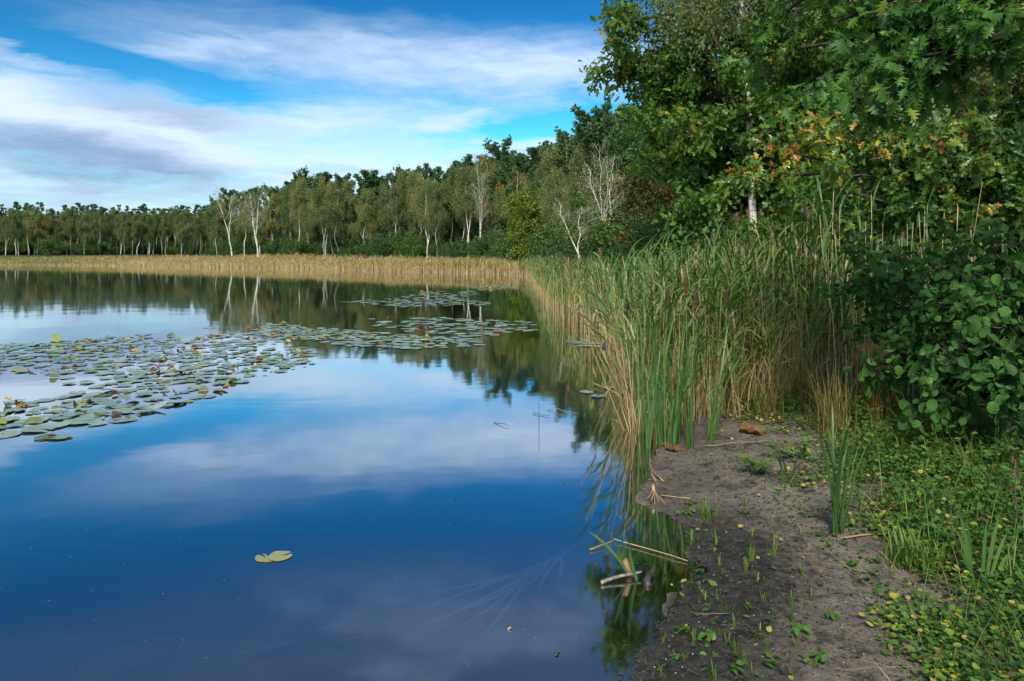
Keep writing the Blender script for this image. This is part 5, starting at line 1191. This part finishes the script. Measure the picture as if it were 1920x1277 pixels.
# ------------------------------------------------------------------ sticks, dead leaves and things in the water
def stick(name, p0, p1, r, m, lb, cat='stick', seed=0, wob=.05, n=7, tint=.5):
    rng = rng_(seed); p0 = np.asarray(p0, float); p1 = np.asarray(p1, float); P, rr_ = limb(rng, (0, 0, 0), p1 - p0, r, r * .55, n, wob); mb = MB(); mb.add(*tube(P, rr_, 7), tint)
    o = mb.build(name, M[m]); o.location = tuple(p0); return tag(o, lb, cat)
def build_debris():
    rng = rng_(1400); up = np.array([0, 0, .012])
    stick('stick', at(1127, 1092, .012), at(1203, 1072, .03), .011, 'dead_wood', 'grey stick floating against the pale shoot', seed=1)
    stick('stub', at(1216, 1100, .0), at(1227, 1066, .03), .022, 'black_wood', 'short dark stub lying in the shallow water', seed=2, wob=.12)
    stick('stick', atg(1247, 1158) + up, atg(1272, 1118) + up, .011, 'black_wood', 'black wet stick at the mud edge', seed=3)
    stick('stick', atg(1305, 1155) + up, atg(1370, 1156) + up, .006, 'black_wood', 'thin dark stick pressed into the mud', seed=4)
    stick('stick', atg(1232, 1262) + up, atg(1262, 1240) + up, .007, 'black_wood', 'dark twig at the bottom end of the mud', seed=5)
    stick('stick', atg(1622, 1137) + up, atg(1660, 1139) + up, .006, 'black_wood', 'dark twig lying among the yellow leaves', seed=6)
    stick('reed_stalk', at(1150, 1010, .015), at(1290, 1052, .01), .004, 'straw', 'long straw stalk lying across the little bay', 'reed stalk', 7, .01)
    stick('reed_stalk', at(1106, 1030, .01), at(1152, 1013, .02), .006, 'straw', 'short tan stalk floating left of the long straw', 'reed stalk', 8, .02)
    stick('branch', atg(1335, 812) + up, atg(1374, 826) + up, .016, 'birch', 'white birch branch lying at the foot of the reeds', 'branch', 9)
    stick('branch', atg(1860, 862) + [0, 0, .1], atg(1925, 828) + [0, 0, .22], .018, 'dead_wood', 'grey broken branch sticking out at the right edge', 'branch', 10)
    stick('reed_stalk', atg(1318, 838) + up, atg(1450, 830) + up, .006, 'straw', 'bent straw stalk lying at the head of the path', 'reed stalk', 11, .06)
    stick('reed_stalk', at(1108, 716, .04), at(1160, 738, .02), .011, 'straw', 'thick dry stalk pointing out over the water', 'reed stalk', 12, .01)
    stick('reed_stalk', at(1134, 742, .0), at(1166, 660, .0) + [0, -2.2, .45], .008, 'straw', 'dry stalk leaning up out of the water', 'reed stalk', 13, .01)
    stick('reed_stalk', atg(1230, 905) + up, atg(1214, 850) + up, .011, 'straw', 'pale fallen stalk slanting down the bank corner', 'reed stalk', 14, .03)
    stick('reed_stalk', atg(1243, 905) + up, atg(1216, 872) + up, .009, 'straw', 'second pale stalk fallen across the bank corner', 'reed stalk', 15, .03)
    stick('reed_stalk', atg(1295, 938) + up, atg(1240, 932) + up, .005, 'straw', 'thin tan stem lying on the sand by the bay', 'reed stalk', 16, .02)
    # root crown washed ashore
    t = thing('root_crown', tuple(atg(1226, 935) + up), 'pale washed out root crown at the tip of the bank', 'roots'); mb = MB()
    for i in range(9): mb.add(*tube(limb(rng, (0, 0, .05), (rng.normal(0, .04), -.06 + rng.normal(0, .03), -.02), .006, .003, 5, .1)[0], .004, 4))
    mb.build('roots', M['straw'], t); mb = MB(); mb.add(*tube([(0, 0, .04), (.0, .03, .08)], [.016, .01], 8)); mb.build('stem_base', M['straw'], t)
    # curled rusty leaf
    for k, (px, py, s, lb) in enumerate([(1412, 812, .17, 'large curled rust brown leaf lying before the reeds'), (1262, 846, .10, 'brown dead blade curled at the water corner')]):
        mb = MB(); n = 9; a, b = np.meshgrid(np.linspace(-1, 1, n), np.linspace(-1, 1, n)); wdt = np.sqrt(np.clip(1.05 - b ** 2, 0, 1)); X = np.sin(a * 1.5 * wdt) * .5; Z = (1 - np.cos(a * 1.5 * wdt)) * .32 + .05 * np.sin(b * 5 + a * 2); V = np.stack([X, b * .75, Z + .1 * b ** 2 + .9 * fbm(a * 2.6 + 9, b * 2.9, 3)], -1).reshape(-1, 3) * s
        i = (np.arange(n - 1)[:, None] * n + np.arange(n - 1)[None]).ravel(); mb.add(V, np.stack([i, i + 1, i + n + 1, i + n], -1), .5); o = mb.build('dead_leaf', M['dry_leaf']); o.location = tuple(atg(px, py) + up); o.rotation_euler = (R(10), R(-12), R(60)); tag(o, lb, 'leaf')
    # dark snag among the reed feet
    t = thing('dark_snag', tuple(at(1145, 652)), 'black rotten snag with a pale patch among the reed feet', 'snag'); mb = MB(); mb.add(*tube(limb(rng, (-.1, 0, -.05), (.06, .04, .22), .06, .05, 6, .12)[0], [.07, .08, .085, .08, .06, .03], 9)); mb.build('stump', M['black_wood'], t)
    mb = MB(); mb.add(*tube(limb(rng, (.02, 0, .12), (.16, .05, .16), .03, .02, 5, .1)[0], [.05, .055, .045, .035, .02], 8)); mb.build('branch_stub', M['black_wood'], t); mb = MB(); mb.add(*tube([(-.03, -.085, .10), (.02, -.09, .13), (.06, -.07, .13)], [.02, .03, .012], 7)); mb.build('pale_patch', M['dead_wood'], t)
    # submerged blades, reddish, fanning out from the bank
    root = thing('sunken_plant', tuple(at(1120, 1002, -.01)), 'sunken plant with pinkish blades fanning out under water', 'water plant'); b0 = np.array(root.location)
    ends = [(800, 1112), (830, 1130), (770, 1150), (858, 1175), (905, 1192), (1010, 1110), (960, 1105), (920, 1120), (785, 1175), (880, 1090), (1045, 1085), (850, 1150)]
    mb = MB(); mb.add(*tube([(0, 0, 0), tuple(at(1060, 1036, -.02) - b0), tuple(at(1010, 1062, -.03) - b0)], [.009, .008, .006], 6), .6); mb.build('stem', M['sunken'], root)
    for i, (px, py) in enumerate(ends):
        s = at(*[(1050, 1042), (1030, 1052), (1010, 1062), (985, 1078), (1000, 1066)][i % 5], -.006) - b0; e = at(px, py, -.03) - b0; n = 7; u = np.linspace(0, 1, n)[:, None]; P = s + (e - s) * u; P[:, 2] += -.012 * np.sin(u[:, 0] * 3); d = unit(e - s); sd_ = np.array([-d[1], d[0], 0]); P = P + sd_ * (np.sin(u * pi) * rng.normal(0, .02)); w = (.012 * np.sin(np.clip(u * .9 + .1, 0, 1) * pi) ** .6 + .001)
        V = np.stack([P - sd_ * w, P + sd_ * w], 1).reshape(-1, 3); i2 = np.arange(n - 1) * 2; mb = MB(); mb.add(V, np.stack([i2, i2 + 1, i2 + 3, i2 + 2], -1), .3 + .05 * i); mb.build('blade', M['sunken'], root)
    for (a, b, lb, wd) in [((560, 1190), (660, 1168), 'pale sunken stalk lying on the lake bed', .009), ((880, 1255), (864, 1222), 'bent sunken leaf near the bottom edge', .009), ((620, 1205), (700, 1190), 'faint sunken blade right of the pale stalk', .007), ((780, 1140), (850, 1120), 'faint sunken blade left of the pink fan', .006), ((740, 1165), (800, 1160), 'short sunken blade between the stalk and the fan', .006), ((450, 1225), (600, 1192), 'long faint blade on the lake bed at the bottom left', .006)]:
        s = at(*a, -.05); e = at(*b, -.05); V, Fs = tube([(0, 0, 0), tuple((e - s) * .5 + [0, .004, 0]), tuple(e - s)], [wd * .8, wd, wd * .5], 5); V[:, 2] *= .4; mb = MB(); mb.add(V, Fs, .6); o = mb.build('sunken_weed', M['sunken']); o.location = tuple(s); tag(o, lb, 'water plant')
    # bits afloat
    for px, py, sz, lb in [(853, 934, .010, 'small black seed floating on the blue water'), (956, 1179, .012, 'tiny tan scrap floating in the foreground'), (1044, 1228, .012, 'small dark scrap floating near the mud edge'), (902, 970, .005, 'tiny dark speck floating beside the seed')]:
        mb = MB(); mb.add(*tube([(-sz, 0, 0), (0, .002, .004), (sz, 0, .001)], [sz * .3, sz * .55, sz * .2], 6)); o = mb.build('floating_scrap', M['black_wood'] if 'tan' not in lb else M['straw']); o.location = tuple(at(px, py, .003)); o.rotation_euler = (0, 0, .6); tag(o, lb, 'scrap')
    for i, (a, b, lb) in enumerate([((1000, 775), (1030, 780), 'curled dark twig floating off the reeds'), ((927, 792), (955, 800), 'thin twig floating on the cloud reflection'), ((1056, 905), (1092, 911), 'thin twig floating before the dark reflections'), ((1028, 768), (1085, 776), 'tan blade floating near the reed foot')]):
        stick('floating_twig', at(*a, .006), at(*b, .012), .004, 'black_wood' if i < 3 else 'straw', lb, 'twig', 30 + i, .08)
    stick('reed_stalk', at(1010, 800, -.02), at(1010, 800, 0) + [0.004, 0, .26], .0035, 'black_wood', 'single thin stalk standing out of the open water', 'reed stalk', 40, .02)
    # two green patches on the far shore
    plant_px('shrub0', 431, 93, 484, 'small round green bush standing in the golden far reeds', cat='shrub', wide=1.8)
    mb = MB(); n = 1200; c = np.array(shore_pt(432, 500)); x = c[0] + rng.normal(0, 1.0, n); y = c[1] + rng.normal(0, .4, n); V, Fq, k = ribbons(np.column_stack([x, y, np.full(n, .0)]), rng.uniform(0, 6.28, n), rng.uniform(.2, .55, n), .1, rng.uniform(.4, 1.3, n), .06, 3); mb.add(V, Fq, .75); tag(mb.build('shore_grass', M['leaf_lime'], None, False), 'patch of yellow green grass below the round far bush', 'grass', None, 'stuff')
M['sunken'] = leaf_mat('sunken_blades', [(0, (.58, .37, .37)), (.5, (.70, .50, .47)), (1, (.78, .64, .56))], .1, .7, .05, .4, .2, 12)
build_debris()
